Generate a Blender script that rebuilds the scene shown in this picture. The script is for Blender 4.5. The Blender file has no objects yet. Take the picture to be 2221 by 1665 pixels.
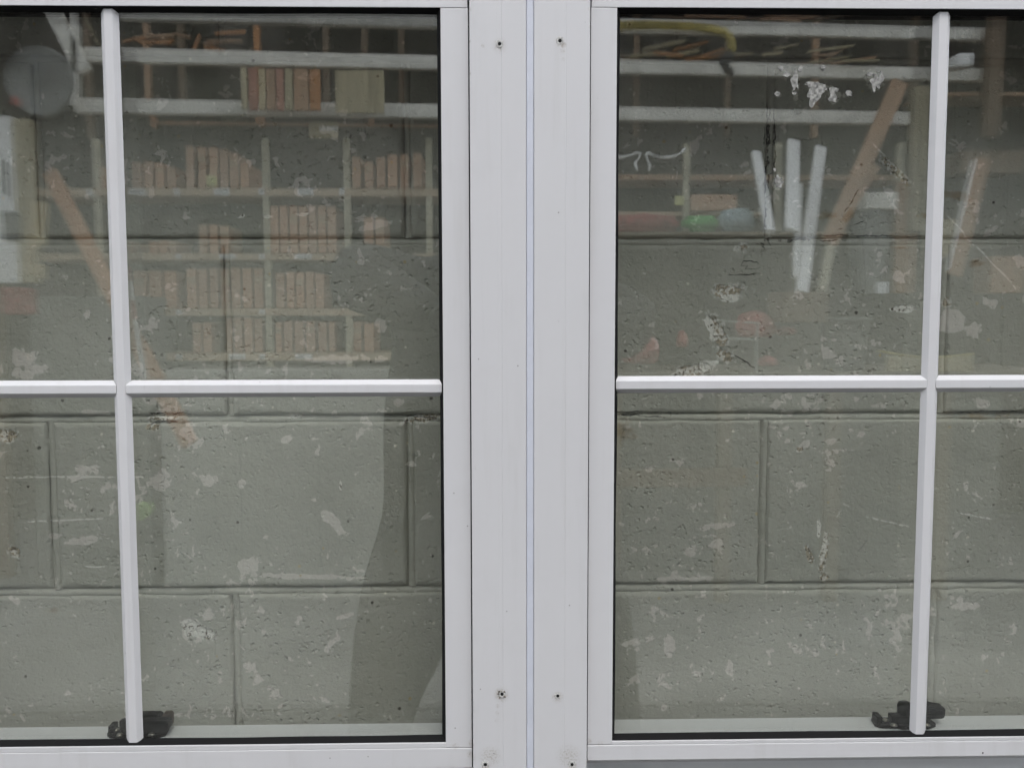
import bpy, bmesh, math, random
import numpy as np
from mathutils import Vector, noise as mnoise
random.seed(7)
C = bpy.context.scene.collection
SC = bpy.context.scene

# ------------------------------------------------------------------ camera
W0, H0, FPX = 2221.0, 1665.0, 2000.0          # photograph size, focal length in its pixels
PITCH, YAW, ROLL = math.radians(4.46), math.radians(-1.17), math.radians(0.094)
CAMZ = 1.50                                   # camera height above the yard

def slope(px, py):
    """direction of the sight line through a photo pixel: (dx/dy, dz/dy)"""
    x, z = (px - W0/2)/FPX, -(py - H0/2)/FPX
    c, s = math.cos(ROLL), math.sin(ROLL); x, z = c*x - s*z, s*x + c*z
    y = 1.0
    c, s = math.cos(PITCH), math.sin(PITCH); y, z = c*y + s*z, -s*y + c*z
    c, s = math.cos(YAW), math.sin(YAW); x, y = c*x - s*y, s*x + c*y
    return x/y, z/y

WALL_Y = 0.172                                # face of the block wall; outer face of the window frames is y = 0
_a, _b = slope(489, 512.7)[1], slope(489, 1272)[1]
D = 0.450/(_a - _b) - WALL_Y                  # two block courses of 225 mm fix the distance
CAM = Vector((0.0, -D, CAMZ))

def at(px, py, y):                            # pixel -> (x, z) on the plane at depth y
    a, b = slope(px, py); return (y + D)*a, CAMZ + (y + D)*b
def X(px, py, y): return at(px, py, y)[0]
def Z(px, py, y): return at(px, py, y)[1]
GLASS_Y = 0.026
def mir(px, py, R):                           # place in the yard (y = -R) whose mirror image stands at that pixel
    a, b = slope(px, py); d = D + R + 2*GLASS_Y
    return Vector((d*a, -R, CAMZ + d*b))

cam_d = bpy.data.cameras.new('camera'); cam = bpy.data.objects.new('camera', cam_d); C.objects.link(cam)
cam_d.sensor_width = 36.0; cam_d.lens = 36.0*FPX/W0; cam_d.clip_start = 0.02; cam_d.clip_end = 3000
cam_d.dof.use_dof = True; cam_d.dof.focus_distance = D + 0.10; cam_d.dof.aperture_fstop = 13.0
from mathutils import Matrix
cam.matrix_world = (Matrix.Translation(CAM) @ Matrix.Rotation(YAW, 4, 'Z') @ Matrix.Rotation(math.pi/2 - PITCH, 4, 'X')
                    @ Matrix.Rotation(-ROLL, 4, 'Z'))
SC.camera = cam

# ------------------------------------------------------------------ sky, sun, exposure
SUN_EL, SUN_AZ = math.radians(60), math.radians(172)   # veiled sun high behind the photographer
wd = bpy.data.worlds.new('World'); SC.world = wd; wd.use_nodes = True
wt = wd.node_tree; wt.nodes.clear()
sky = wt.nodes.new('ShaderNodeTexSky'); sky.sky_type = 'NISHITA'; sky.sun_disc = False
sky.sun_elevation = SUN_EL; sky.sun_rotation = SUN_AZ; sky.dust_density = 0.5; sky.air_density = 1.0; sky.ozone_density = 1.0
hs = wt.nodes.new('ShaderNodeHueSaturation'); hs.inputs['Saturation'].default_value = 0.26   # thin overcast
bg = wt.nodes.new('ShaderNodeBackground'); bg.inputs['Strength'].default_value = 0.13
wo = wt.nodes.new('ShaderNodeOutputWorld')
wt.links.new(sky.outputs[0], hs.inputs['Color']); wt.links.new(hs.outputs[0], bg.inputs['Color']); wt.links.new(bg.outputs[0], wo.inputs[0])
sl = bpy.data.lights.new('sun', 'SUN'); sl.energy = 0.6; sl.angle = math.radians(26); sl.color = (1.0, 0.965, 0.91)
sun = bpy.data.objects.new('sun', sl); C.objects.link(sun)
sd = Vector((math.sin(SUN_AZ)*math.cos(SUN_EL), math.cos(SUN_AZ)*math.cos(SUN_EL), math.sin(SUN_EL)))
sun.rotation_euler = sd.to_track_quat('Z', 'Y').to_euler(); sun.location = (0, -3, 12)
SC.view_settings.view_transform = 'Standard'; SC.view_settings.look = 'None'
SC.view_settings.exposure = 1.47; SC.view_settings.gamma = 1.0
SC.render.engine = 'CYCLES'
SC.cycles.use_denoising = True; SC.cycles.adaptive_threshold = 0.04
SC.cycles.max_bounces = 6; SC.cycles.transparent_max_bounces = 24; SC.cycles.glossy_bounces = 3
SC.cycles.diffuse_bounces = 3; SC.cycles.sample_clamp_indirect = 6.0
SC.cycles.caustics_reflective = False; SC.cycles.caustics_refractive = False

# ------------------------------------------------------------------ node helpers
class NT:
    def __init__(s, name):
        s.m = bpy.data.materials.new(name); s.m.use_nodes = True; s.t = s.m.node_tree; s.t.nodes.clear()
        s.out = s.t.nodes.new('ShaderNodeOutputMaterial')
    def n(s, typ, ins=None, **kw):
        nd = s.t.nodes.new('ShaderNode' + typ)
        for k, v in kw.items(): setattr(nd, k, v)
        for k, v in (ins or {}).items(): s.put(nd.inputs[k], v)
        return nd
    def put(s, sock, v):
        if isinstance(v, bpy.types.NodeSocket): s.t.links.new(v, sock)
        else: sock.default_value = v
    def math(s, op, a, b=0.0, c=0.0, clamp=False):
        nd = s.n('Math', operation=op, use_clamp=clamp)
        s.put(nd.inputs[0], a); s.put(nd.inputs[1], b); s.put(nd.inputs[2], c); return nd.outputs[0]
    def vmath(s, op, a, b=(0, 0, 0)):
        nd = s.n('VectorMath', operation=op); s.put(nd.inputs[0], a)
        if op == 'SCALE': s.put(nd.inputs['Scale'], b)
        else: s.put(nd.inputs[1], b)
        return nd.outputs[1] if op in ('LENGTH', 'DOT_PRODUCT') else nd.outputs[0]
    def noise(s, vec, scale, detail=3.0, rough=0.55, dist=0.0, color=False):
        nd = s.n('TexNoise', {'Vector': vec, 'Scale': scale, 'Detail': detail, 'Roughness': rough, 'Distortion': dist})
        return nd.outputs['Color'] if color else nd.outputs[0]
    def ramp(s, v, lo, hi):
        nd = s.n('MapRange', {'Value': v, 'From Min': lo, 'From Max': hi}, interpolation_type='SMOOTHSTEP'); return nd.outputs[0]
    def mix(s, f, a, b):
        nd = s.n('Mix', data_type='RGBA'); s.put(nd.inputs[0], f); s.put(nd.inputs[6], a); s.put(nd.inputs[7], b); return nd.outputs[2]
    def pos(s): return s.n('NewGeometry').outputs['Position']
    def bump(s, h, strength=1.0, dist=0.002, normal=None):
        nd = s.n('Bump', {'Height': h, 'Strength': strength, 'Distance': dist})
        if normal is not None: s.put(nd.inputs['Normal'], normal)
        return nd.outputs[0]
    def bsdf(s, color, rough, normal=None, **kw):
        nd = s.n('BsdfPrincipled', {'Base Color': color, 'Roughness': rough})
        for k, v in kw.items(): s.put(nd.inputs[k.replace('_', ' ')], v)
        if normal is not None: s.put(nd.inputs['Normal'], normal)
        s.t.links.new(nd.outputs[0], s.out.inputs[0]); return nd
def c4(c): return (c[0], c[1], c[2], 1.0)

def simple(name, col, rough=0.6, var=0.12, scale=20.0, bump=0.0, metallic=0.0, dark=None):
    t = NT(name); p = t.n('TexCoord').outputs['Object']
    n = t.noise(p, scale, 4.0, 0.6)
    n2 = t.noise(p, scale*6, 2.0, 0.5)
    f = t.math('ADD', t.math('MULTIPLY', n, 0.7), t.math('MULTIPLY', n2, 0.3))
    lo = tuple(max(0.0, v*(1-var*2.2)) for v in col); hi = tuple(min(0.95, v*(1+var*1.6)) for v in col)
    cc = t.mix(t.ramp(f, 0.3, 0.7), c4(dark or lo), c4(hi))
    nm = t.bump(f, bump, 0.004) if bump else None
    t.bsdf(cc, rough, nm, Metallic=metallic); return t.m

def wood(name, col, var=0.25, along='Z'):
    t = NT(name); tc = t.n('TexCoord').outputs['Object']
    sc = {'X': (3, 40, 40), 'Z': (40, 40, 3), 'Y': (40, 3, 40)}[along]
    mp = t.n('Mapping', {'Vector': tc, 'Scale': sc}).outputs[0]
    n = t.noise(mp, 1.0, 5.0, 0.6, 0.6)
    rnd = t.n('ObjectInfo').outputs['Random']
    c = t.mix(t.ramp(n, 0.3, 0.7), c4([v*(1-var) for v in col]), c4([v*(1+var) for v in col]))
    c = t.mix(t.math('MULTIPLY', rnd, 0.35), c, c4([col[0]*0.6, col[1]*0.62, col[2]*0.66]))
    t.bsdf(c, 0.8, t.bump(n, 0.12, 0.001)); return t.m

# ------------------------------------------------------------------ mesh helpers
def link(name, me, mat=None, parent=None, loc=None):
    o = bpy.data.objects.new(name, me); C.objects.link(o)
    if mat is not None and me is not None and not me.materials: me.materials.append(mat)
    if parent is not None: o.parent = parent
    if loc is not None: o.location = loc
    return o
def tag(o, label, cat, group=None, kind=None):
    if label: o['label'] = label
    if cat: o['category'] = cat
    if group: o['group'] = group
    if kind: o['kind'] = kind
    return o
def empty(name, label, cat, loc=(0, 0, 0), group=None):
    o = bpy.data.objects.new(name, None); C.objects.link(o); o.location = loc; o.empty_display_size = 0.05
    return tag(o, label, cat, group)
def finish(bm, name, mat, parent=None, smooth=False, loc=None):
    bmesh.ops.recalc_face_normals(bm, faces=bm.faces[:])
    me = bpy.data.meshes.new(name); bm.to_mesh(me); bm.free()
    if smooth:
        for p in me.polygons: p.use_smooth = True
    return link(name, me, mat, parent, loc)
def bm_box(bm, x0, x1, y0, y1, z0, z1):
    vs = [bm.verts.new((x, y, z)) for x in (x0, x1) for y in (y0, y1) for z in (z0, z1)]
    for f in ((0, 1, 3, 2), (4, 6, 7, 5), (0, 4, 5, 1), (2, 3, 7, 6), (0, 2, 6, 4), (1, 5, 7, 3)):
        bm.faces.new([vs[i] for i in f])
    return vs
def box(name, x0, x1, y0, y1, z0, z1, mat, parent=None, bev=0.0, seg=2):
    bm = bmesh.new()
    bm_box(bm, min(x0, x1), max(x0, x1), min(y0, y1), max(y0, y1), min(z0, z1), max(z0, z1))
    if bev > 0: bmesh.ops.bevel(bm, geom=bm.edges[:], offset=bev, segments=seg, affect='EDGES', profile=0.6)
    return finish(bm, name, mat, parent)
def bm_prism(bm, pts, d0, d1, axis='Z'):
    """closed outline pts (2-D) extruded from d0 to d1 along axis"""
    def v(p, d): return {'Z': (p[0], p[1], d), 'Y': (p[0], d, p[1]), 'X': (d, p[0], p[1])}[axis]
    a = [bm.verts.new(v(p, d0)) for p in pts]; b = [bm.verts.new(v(p, d1)) for p in pts]
    n = len(pts)
    for i in range(n): bm.faces.new((a[i], a[(i+1) % n], b[(i+1) % n], b[i]))
    bm.faces.new(a[::-1]); bm.faces.new(b)
def prism(name, pts, d0, d1, axis, mat, parent=None, bev=0.0):
    bm = bmesh.new(); bm_prism(bm, pts, d0, d1, axis)
    if bev: bmesh.ops.bevel(bm, geom=bm.edges[:], offset=bev, segments=2, affect='EDGES')
    return finish(bm, name, mat, parent)
def bm_tube(bm, pts, rad, seg=10, cap=True):
    rings = []
    for i, p in enumerate(pts):
        p = Vector(p); a = Vector(pts[max(0, i-1)]); b = Vector(pts[min(len(pts)-1, i+1)])
        d = (b - a).normalized(); up = Vector((0, 1, 0)) if abs(d.y) < 0.9 else Vector((1, 0, 0))
        u = d.cross(up).normalized(); w = d.cross(u)
        r = rad[i] if isinstance(rad, (list, tuple)) else rad
        rings.append([bm.verts.new(p + (u*math.cos(t) + w*math.sin(t))*r) for t in [2*math.pi*k/seg for k in range(seg)]])
    for A, B in zip(rings, rings[1:]):
        for k in range(seg): bm.faces.new((A[k], A[(k+1) % seg], B[(k+1) % seg], B[k]))
    if cap: bm.faces.new(rings[0][::-1]); bm.faces.new(rings[-1])
def tube(name, pts, rad, mat, parent=None, seg=10):
    bm = bmesh.new(); bm_tube(bm, pts, rad, seg); return finish(bm, name, mat, parent, smooth=True)
def bm_lathe(bm, prof, seg=20, axis='Y', c=(0, 0, 0)):
    """prof: list of (radius, along axis)"""
    rings = []
    for r, d in prof:
        ring = []
        for k in range(seg):
            t = 2*math.pi*k/seg; u, w = r*math.cos(t), r*math.sin(t)
            q = {'Y': (u, d, w), 'Z': (u, w, d), 'X': (d, u, w)}[axis]
            ring.append(bm.verts.new((c[0]+q[0], c[1]+q[1], c[2]+q[2])))
        rings.append(ring)
    for A, B in zip(rings, rings[1:]):
        for k in range(seg): bm.faces.new((A[k], A[(k+1) % seg], B[(k+1) % seg], B[k]))
    bm.faces.new(rings[0]); bm.faces.new(rings[-1][::-1])
def lathe(name, prof, mat, parent=None, seg=20, axis='Y', c=(0, 0, 0), smooth=True):
    bm = bmesh.new(); bm_lathe(bm, prof, seg, axis, c)
    o = finish(bm, name, mat, parent, smooth=False)
    if smooth:
        for p in o.data.polygons: p.use_smooth = len(p.vertices) == 4
    return o
def beam(name, p0, p1, h, d, mat, parent=None, bev=0.002, wid_axis=None):
    """bar of section h (across, in the plane facing the window) x d (away from it) from p0 to p1"""
    p0, p1 = Vector(p0), Vector(p1); L = (p1 - p0).length
    bm = bmesh.new(); bm_box(bm, -h/2, h/2, -d, 0, 0, L)
    if bev: bmesh.ops.bevel(bm, geom=bm.edges[:], offset=bev, segments=1, affect='EDGES')
    o = finish(bm, name, mat, parent)
    z = (p1 - p0).normalized(); x = Vector((0, 1, 0)).cross(z).normalized(); y = z.cross(x)
    o.matrix_world = Matrix.Translation(p0) @ Matrix((x, y, z)).transposed().to_4x4(); return o

# ------------------------------------------------------------------ materials
def wall_material(name, mortar=False):
    t = NT(name); P = t.pos()
    def attr(n): return t.n('Attribute', attribute_name=n).outputs['Fac']
    n1 = t.noise(P, 62.0, 4.0, 0.68); nc = t.math('SUBTRACT', n1, 0.5)
    pv = t.n('TexVoronoi', {'Vector': t.vmath('ADD', t.n('Mapping', {'Vector': P, 'Scale': (0.8, 1, 1.2), 'Rotation': (0, 0.4, 0)}).outputs[0], t.vmath('SCALE', t.n('CombineXYZ', {'X': n1, 'Y': n1, 'Z': n1}).outputs[0], 0.012)), 'Scale': 175.0})
    pr = t.n('SeparateColor', {'Color': pv.outputs['Color']}).outputs
    pit = t.math('MULTIPLY', t.ramp(pv.outputs['Distance'], 0.50, 0.12), t.ramp(pr[0], 0.52, 0.95))
    fl = t.noise(P, 44.0, 4.0, 0.62, 0.3); dens = t.noise(P, 6.0, 2.0, 0.5); sp = t.noise(P, 420.0, 2.0, 0.7); sp2 = t.noise(P, 205.0, 1.5, 0.6)
    # --- paint
    base = t.mix(t.ramp(dens, 0.3, 0.7), c4((0.474, 0.470, 0.416)), c4((0.528, 0.522, 0.468)))
    base = t.mix(t.math('MULTIPLY', t.ramp(n1, 0.48, 0.75), 0.25), base, c4((0.40, 0.39, 0.33)))
    # --- thin pale flakes where the top coat came off
    thr = t.math('SUBTRACT', 0.797 if not mortar else 0.83, t.math('MULTIPLY', dens, 0.32))
    flake = t.ramp(t.math('SUBTRACT', fl, thr), 0.0, 0.014)
    small = t.math('MULTIPLY', t.ramp(t.noise(P, 105.0, 2.0, 0.6), 0.665, 0.69), t.ramp(dens, 0.36, 0.56))
    flake = t.math('MAXIMUM', flake, small)
    pale = t.ramp(t.math('ADD', attr('pale'), t.math('ADD', t.math('MULTIPLY', nc, 2.6), t.math('MULTIPLY', t.math('SUBTRACT', fl, 0.5), 2.0))), 0.02, 0.12)
    flake = t.math('MAXIMUM', flake, pale)
    col = t.mix(t.math('MULTIPLY', flake, 0.85), base, c4((0.80, 0.755, 0.715)))
    # --- rust coloured stains
    col = t.mix(t.math('MULTIPLY', t.ramp(t.math('ADD', attr('rust'), t.math('MULTIPLY', nc, 3.0)), 0.0, 0.9), 0.6), col, c4((0.30, 0.21, 0.10)))
    # --- knocked out spots, bare aggregate
    ag = t.mix(t.ramp(sp, 0.33, 0.52), c4((0.07, 0.06, 0.045)), c4((0.56, 0.49, 0.38)))
    ag = t.mix(t.ramp(sp2, 0.49, 0.57), ag, c4((0.85, 0.82, 0.77)))
    agf = t.math('ADD', attr('agg'), t.math('MULTIPLY', nc, 2.4))
    aggm = t.ramp(agf, 0.0, 0.12)
    rim = t.math('MULTIPLY', t.ramp(agf, -0.45, 0.0), t.ramp(sp2, 0.5, 0.58))
    col = t.mix(t.math('MULTIPLY', rim, 0.8), col, c4((0.85, 0.83, 0.80)))
    col = t.mix(aggm, col, ag)
    lime = t.ramp(t.math('ADD', attr('lime'), t.math('ADD', t.math('MULTIPLY', nc, 2.0), t.math('MULTIPLY', t.math('SUBTRACT', fl, 0.5), 1.6))), -0.10, 0.05)
    col = t.mix(t.math('MULTIPLY', lime, 0.95), col, t.mix(t.ramp(sp2, 0.33, 0.43), c4((0.22, 0.20, 0.16)), c4((0.95, 0.93, 0.88))))
    # --- popped specks and pinholes
    v2 = t.n('TexVoronoi', {'Vector': P, 'Scale': 64.0}); c2 = t.n('SeparateColor', {'Color': v2.outputs['Color']}).outputs
    vd = t.math('ADD', v2.outputs['Distance'], t.math('MULTIPLY', nc, 0.25))
    speck = t.math('MULTIPLY', t.ramp(vd, 0.155, 0.09), t.math('GREATER_THAN', c2[0], 0.84))
    scol = t.mix(c2[1], c4((0.85, 0.81, 0.73)), c4((0.55, 0.45, 0.26)))
    scol = t.mix(t.math('GREATER_THAN', c2[2], 0.72), scol, c4((0.09, 0.08, 0.065)))
    col = t.mix(t.math('MULTIPLY', speck, 0.9), col, scol)
    # --- cracks and scratches: signed distance to the line, in photo pixels
    def line(n, wob, half):
        d = t.math('ABSOLUTE', t.math('ADD', attr(n + '_d'), t.math('MULTIPLY', nc, wob)))
        return t.math('MULTIPLY', t.ramp(d, half*1.5, half*0.5), t.ramp(t.math('ADD', attr(n + '_m'), t.math('MULTIPLY', nc, 1.6)), 0.0, 0.25))
    crack = line('crack', 16.0, 1.25); scr = line('scratch', 9.0, 1.8)
    col = t.mix(t.math('MULTIPLY', scr, t.ramp(sp2, 0.36, 0.52)), col, c4((0.85, 0.83, 0.79)))
    col = t.mix(t.math('MULTIPLY', crack, t.ramp(fl, 0.34, 0.5)), col, c4((0.04, 0.037, 0.032)))
    h = t.math('ADD', t.math('MULTIPLY', pit, t.math('SUBTRACT', -0.14, t.math('MULTIPLY', t.ramp(dens, 0.38, 0.66), 0.34))), t.math('MULTIPLY', n1, 0.38))
    h = t.math('ADD', h, t.math('MULTIPLY', sp2, 0.22))
    h = t.math('SUBTRACT', h, t.math('MULTIPLY', aggm, t.math('ADD', 0.2, t.math('MULTIPLY', sp2, 1.0))))
    t.bsdf(col, 0.62, t.bump(h, 1.0 if not mortar else 0.8, 0.0042))
    return t.m

def frame_material():
    t = NT('white_aluminium'); P = t.pos(); xyz = t.n('SeparateXYZ', {'Vector': P}).outputs
    n = t.noise(P, 3.0, 3.0, 0.5); fine = t.noise(P, 900.0, 2.0, 0.5)
    col = t.mix(n, c4((0.590, 0.584, 0.594)), c4((0.625, 0.619, 0.625)))
    # grime stains round the fixing holes and the bottom corners of the frame
    dirt = None
    for px, py, r, a in ((1086, 99, 17, .5), (1085, 1506, 17, 1.), (1050, 1657, 12, .5), (1217, 92, 12, .5), (1207, 1511, 14, .6), (1238, 1657, 13, .6),
                         (1060, 1640, 26, .5), (1232, 1640, 30, .45), (1019, 1640, 10, .9), (1272, 1655, 6, .8), (1020, 1615, 8, .6), (1224, 98, 7, 1.2), (1222, 112, 7, .4), (1050, 100, 5, .5), (1078, 1530, 6, .5), (1076, 1545, 5, .35), (1074, 1562, 5, .25), (1224, 130, 5, .3), (1020, 90, 4, .8), (1021, 160, 4, .7), (1283, 60, 4, .5), (1276, 1612, 7, .7), (1022, 20, 5, .6), (1282, 20, 5, .5), (985, 1622, 10, .3), (1300, 1618, 10, .3)):
        cx, cz = at(px, py, 0.0); k = D/FPX
        d = t.vmath('LENGTH', t.vmath('SUBTRACT', t.n('CombineXYZ', {'X': xyz[0], 'Z': xyz[2]}).outputs[0], (cx, 0, cz)))
        q = t.math('MULTIPLY', t.ramp(d, r*k*1.25, r*k*0.15), a); dirt = q if dirt is None else t.math('MAXIMUM', dirt, q)
    grit = t.noise(P, 420.0, 3.0, 0.7)
    col = t.mix(t.math('MULTIPLY', dirt, t.math('ADD', 0.26, t.ramp(grit, 0.48, 0.64)), clamp=True), col, c4((0.30, 0.26, 0.20)))
    # hair thin scuffs and tiny specks
    v = t.n('TexVoronoi', {'Vector': P, 'Scale': 70.0}); vc = t.n('SeparateColor', {'Color': v.outputs['Color']}).outputs
    speck = t.math('MULTIPLY', t.ramp(v.outputs['Distance'], 0.075, 0.04), t.math('GREATER_THAN', vc[0], 0.88))
    col = t.mix(t.math('MULTIPLY', speck, 0.7), col, c4((0.16, 0.15, 0.14)))
    sm = t.noise(t.n('Mapping', {'Vector': P, 'Scale': (9, 9, 0.7)}).outputs[0], 6.0, 4.0, 0.65)
    col = t.mix(t.math('MULTIPLY', t.ramp(sm, 0.50, 0.78), 0.22), col, c4((0.46, 0.45, 0.43)))
    blotch = t.noise(P, 22.0, 4.0, 0.6); col = t.mix(t.math('MULTIPLY', t.ramp(blotch, 0.5, 0.8), 0.14), col, c4((0.50, 0.50, 0.50)))
    scuff = t.noise(t.n('Mapping', {'Vector': P, 'Scale': (1, 1, 0.12), 'Rotation': (0, 0.3, 0)}).outputs[0], 160.0, 1.0, 0.5)
    col = t.mix(t.math('MULTIPLY', t.ramp(scuff, 0.76, 0.80), t.math('MULTIPLY', t.ramp(blotch, 0.5, 0.6), 0.35)), col, c4((0.30, 0.29, 0.28)))
    t.bsdf(col, t.math('ADD', 0.36, t.math('MULTIPLY', n, 0.12)), t.bump(fine, 0.10, 0.0004)); return t.m

def glass_material(dusty=False):
    t = NT('dusty_window_glass' if dusty else 'window_glass')
    g = t.n('NewGeometry'); cosv = t.math('ABSOLUTE', t.vmath('DOT_PRODUCT', g.outputs['Incoming'], g.outputs['Normal']))
    k = t.math('POWER', t.math('SUBTRACT', 1.0, cosv, clamp=True), 5.0)
    F = t.math('ADD', 0.088, t.math('MULTIPLY', k, 0.90))
    tr = t.n('BsdfTransparent', {'Color': (0.985, 0.990, 0.980, 1)})
    gl = t.n('BsdfGlossy', {'Color': (1, 1, 1, 1), 'Roughness': 0.0})
    mx = t.n('MixShader', {0: F, 1: tr.outputs[0], 2: gl.outputs[0]})
    if dusty:                                                   # wiped dust, run marks and specks on the weather side
        f = t.math('MULTIPLY', t.n('Attribute', attribute_name='dust').outputs['Fac'], 0.030)
        df = t.n('BsdfDiffuse', {'Color': (0.60, 0.58, 0.52, 1)})
        mx = t.n('MixShader', {0: f, 1: mx.outputs[0], 2: df.outputs[0]})
    t.t.links.new(mx.outputs[0], t.out.inputs[0]); return t.m

M = {}
M['wall'] = wall_material('painted_block'); M['mortar'] = wall_material('painted_mortar', True)
M['frame'] = frame_material(); M['inner'] = simple('lightened_white_aluminium', (0.80, 0.81, 0.83), 0.4, 0.01, 30); M['glass'] = glass_material(); M['glass_outer'] = glass_material(True)  # inner: frame white lightened to make up for the meeting rail's shade
def black(name, v, rough):
    t = NT(name); t.bsdf(c4((v, v, v*1.03)), rough, None, Specular_IOR_Level=0.15); return t.m
M['gasket'] = black('black_rubber', 0.008, 0.8)
M['brush'] = simple('black_pile', (0.02, 0.02, 0.021), 0.9, 0.2, 300)
M['strip'] = simple('bluish_white_plastic', (0.59, 0.61, 0.68), 0.45, 0.02, 30)
M['lock'] = black('black_plastic', 0.008, 0.32)
M['bolt'] = simple('worn_steel', (0.5, 0.47, 0.42), 0.3, 0.2, 200, metallic=1.0)
M['hole'] = simple('bore_shade', (0.006, 0.006, 0.006), 0.9, 0.1, 50)  # black that stands for the shade inside holes
M['ring'] = simple('worn_white_ring', (0.56, 0.55, 0.53), 0.45, 0.25, 500)
M['splash'] = simple('dried_lime_splash', (0.31, 0.305, 0.285), 0.9, 0.35, 260, bump=0.5); M['crust'] = simple('grime_crust', (0.10, 0.085, 0.055), 0.9, 0.5, 300, bump=0.6)

# ------------------------------------------------------------------ setting: yard
def ground():
    t = NT('yard_tarmac'); P = t.pos()
    n = t.noise(P, 1.3, 6.0, 0.62); n2 = t.noise(P, 60.0, 3.0, 0.6)
    col = t.mix(t.ramp(n, 0.3, 0.7), c4((0.075, 0.073, 0.068)), c4((0.115, 0.112, 0.104)))
    col = t.mix(t.math('MULTIPLY', t.ramp(n2, 0.4, 0.75), 0.3), col, c4((0.06, 0.058, 0.054)))
    t.bsdf(col, 0.85, t.bump(n2, 0.4, 0.004))
    bm = bmesh.new(); s = 600
    for q in ((-s, -s), (s, -s), (s, s), (-s, s)): bm.verts.new((q[0], q[1], 0))
    bm.faces.new(bm.verts[:]); o = finish(bm, 'ground', t.m); tag(o, None, None, kind='structure')
    o['label'] = 'dark grey tarmac yard floor'
ground()
def slab():
    t = NT('worn_concrete'); P = t.pos(); n = t.noise(P, 2.0, 5.0, 0.62); n2 = t.noise(P, 50.0, 2.0, 0.6)
    c = t.mix(t.ramp(n, 0.3, 0.7), c4((0.20, 0.197, 0.18)), c4((0.29, 0.285, 0.262))); t.bsdf(c, 0.9, t.bump(n2, 0.3, 0.003))
    o = box('pavement', -4.2, 4.4, -6.2, -2.35, 0.0, 0.012, t.m, None, 0.004); tag(o, 'pale worn concrete slab in front of the shed', None, kind='structure')
slab()

# ------------------------------------------------------------------ block wall
def vnoise(x, z, seed):
    """smooth 2-D noise in -1..1 on arrays"""
    def hsh(i, j):
        n = (i.astype(np.int64)*374761393 + j.astype(np.int64)*668265263 + seed*974711) & 0x7fffffff
        n = ((n ^ (n >> 13))*1274126177) & 0x7fffffff
        return ((n ^ (n >> 16)) & 0xffff)/32767.5 - 1.0
    i, j = np.floor(x), np.floor(z); u, w = x - i, z - j
    u, w = u*u*u*(u*(u*6-15)+10), w*w*w*(w*(w*6-15)+10)
    a, b, c, d = hsh(i, j), hsh(i+1, j), hsh(i, j+1), hsh(i+1, j+1)
    return (a*(1-u) + b*u)*(1-w) + (c*(1-u) + d*u)*w

PALE = [(1728, 178, 9, 17), (1768, 200, 12, 22), (1778, 188, 24, 7, -20), (1808, 210, 11, 14), (1842, 205, 9, 5), (1690, 207, 5, 5), (1700, 160, 26, 5, -20),
        (820, 487, 40, 8, 14), (350, 1040, 24, 22, 40), (535, 1225, 20, 16), (650, 1248, 130, 6, -2), (745, 1334, 26, 7, 12),
        (715, 1120, 20, 12, -30), (735, 1150, 17, 8, -15), (1560, 1140, 46, 9, 6), (1556, 1182, 18, 12), (1370, 1392, 24, 9, 8),
        (1450, 1400, 12, 26), (1600, 1528, 11, 10), (1480, 1256, 70, 7), (1680, 880, 14, 12), (1745, 965, 16, 8, 25), (1800, 958, 20, 7),
        (1950, 600, 12, 10), (2090, 1318, 34, 10), (1725, 1410, 28, 7, -35), (1412, 1018, 18, 8), (300, 800, 18, 20), (520, 1050, 11, 14),
        (830, 700, 20, 14), (862, 870, 17, 11, -40), (410, 935, 20, 24), (1690, 397, 9, 12), (75, 800, 40, 16, 10), (160, 1035, 16, 9), (195, 890, 40, 7, -6),
        (740, 777, 90, 11, 0), (1825, 980, 25, 6), (1450, 1095, 20, 5), (180, 1015, 20, 10), (170, 1170, 40, 9, 5), (620, 950, 14, 8), (2130, 880, 14, 12),
        (2065, 700, 30, 26), (2110, 720, 22, 18), (455, 1040, 16, 14), (1060, 1400, 14, 7), (60, 770, 30, 20), (120, 1160, 30, 8), (890, 1005, 12, 5)]
AGG = [(1585, 633, 36, 18, 8), (1557, 722, 17, 42, 22), (1572, 770, 24, 14, -20), (1500, 806, 52, 13, 16), (1900, 180, 19, 18), (430, 1366, 38, 17, -28),
       (8, 940, 30, 14), (30, 1192, 14, 12, -30), (350, 903, 34, 10, 4), (333, 922, 15, 10), (918, 906, 42, 9, 6), (1785, 1200, 8, 44, -6), (1786, 1255, 9, 9),
       (1755, 1208, 7, 24, 22), (1967, 672, 28, 8), (1610, 540, 14, 12), (1948, 377, 46, 7, -42), (2056, 660, 9, 12), (640, 899, 18, 5), (1735, 975, 8, 8)]
RUST = [(2080, 430, 60, 14, -10), (2030, 470, 50, 8), (1840, 470, 34, 10, 40), (2120, 575, 26, 12), (2130, 905, 80, 10), (1350, 935, 46, 32), (1960, 540, 30, 5), (110, 1320, 30, 8), (1810, 470, 30, 12)]
CRACK = [(1620, 530, 1850, 522), (1640, 515, 1760, 521), (1770, 512, 2070, 517), (1330, 893, 1500, 897), (1345, 900, 1440, 905), (322, 893, 420, 895),
         (860, 903, 950, 905), (1575, 598, 1665, 594), (1668, 210, 1670, 430), (1682, 230, 1684, 400), (1815, 490, 1870, 405), (1610, 565, 1650, 572), (1590, 770, 1640, 800),
         (325, 915, 400, 912), (1810, 505, 1880, 480), (1660, 260, 1664, 520), (2000, 900, 2220, 893), (1860, 1200, 1880, 1170), (1250, 1000, 1330, 1045)]
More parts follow.
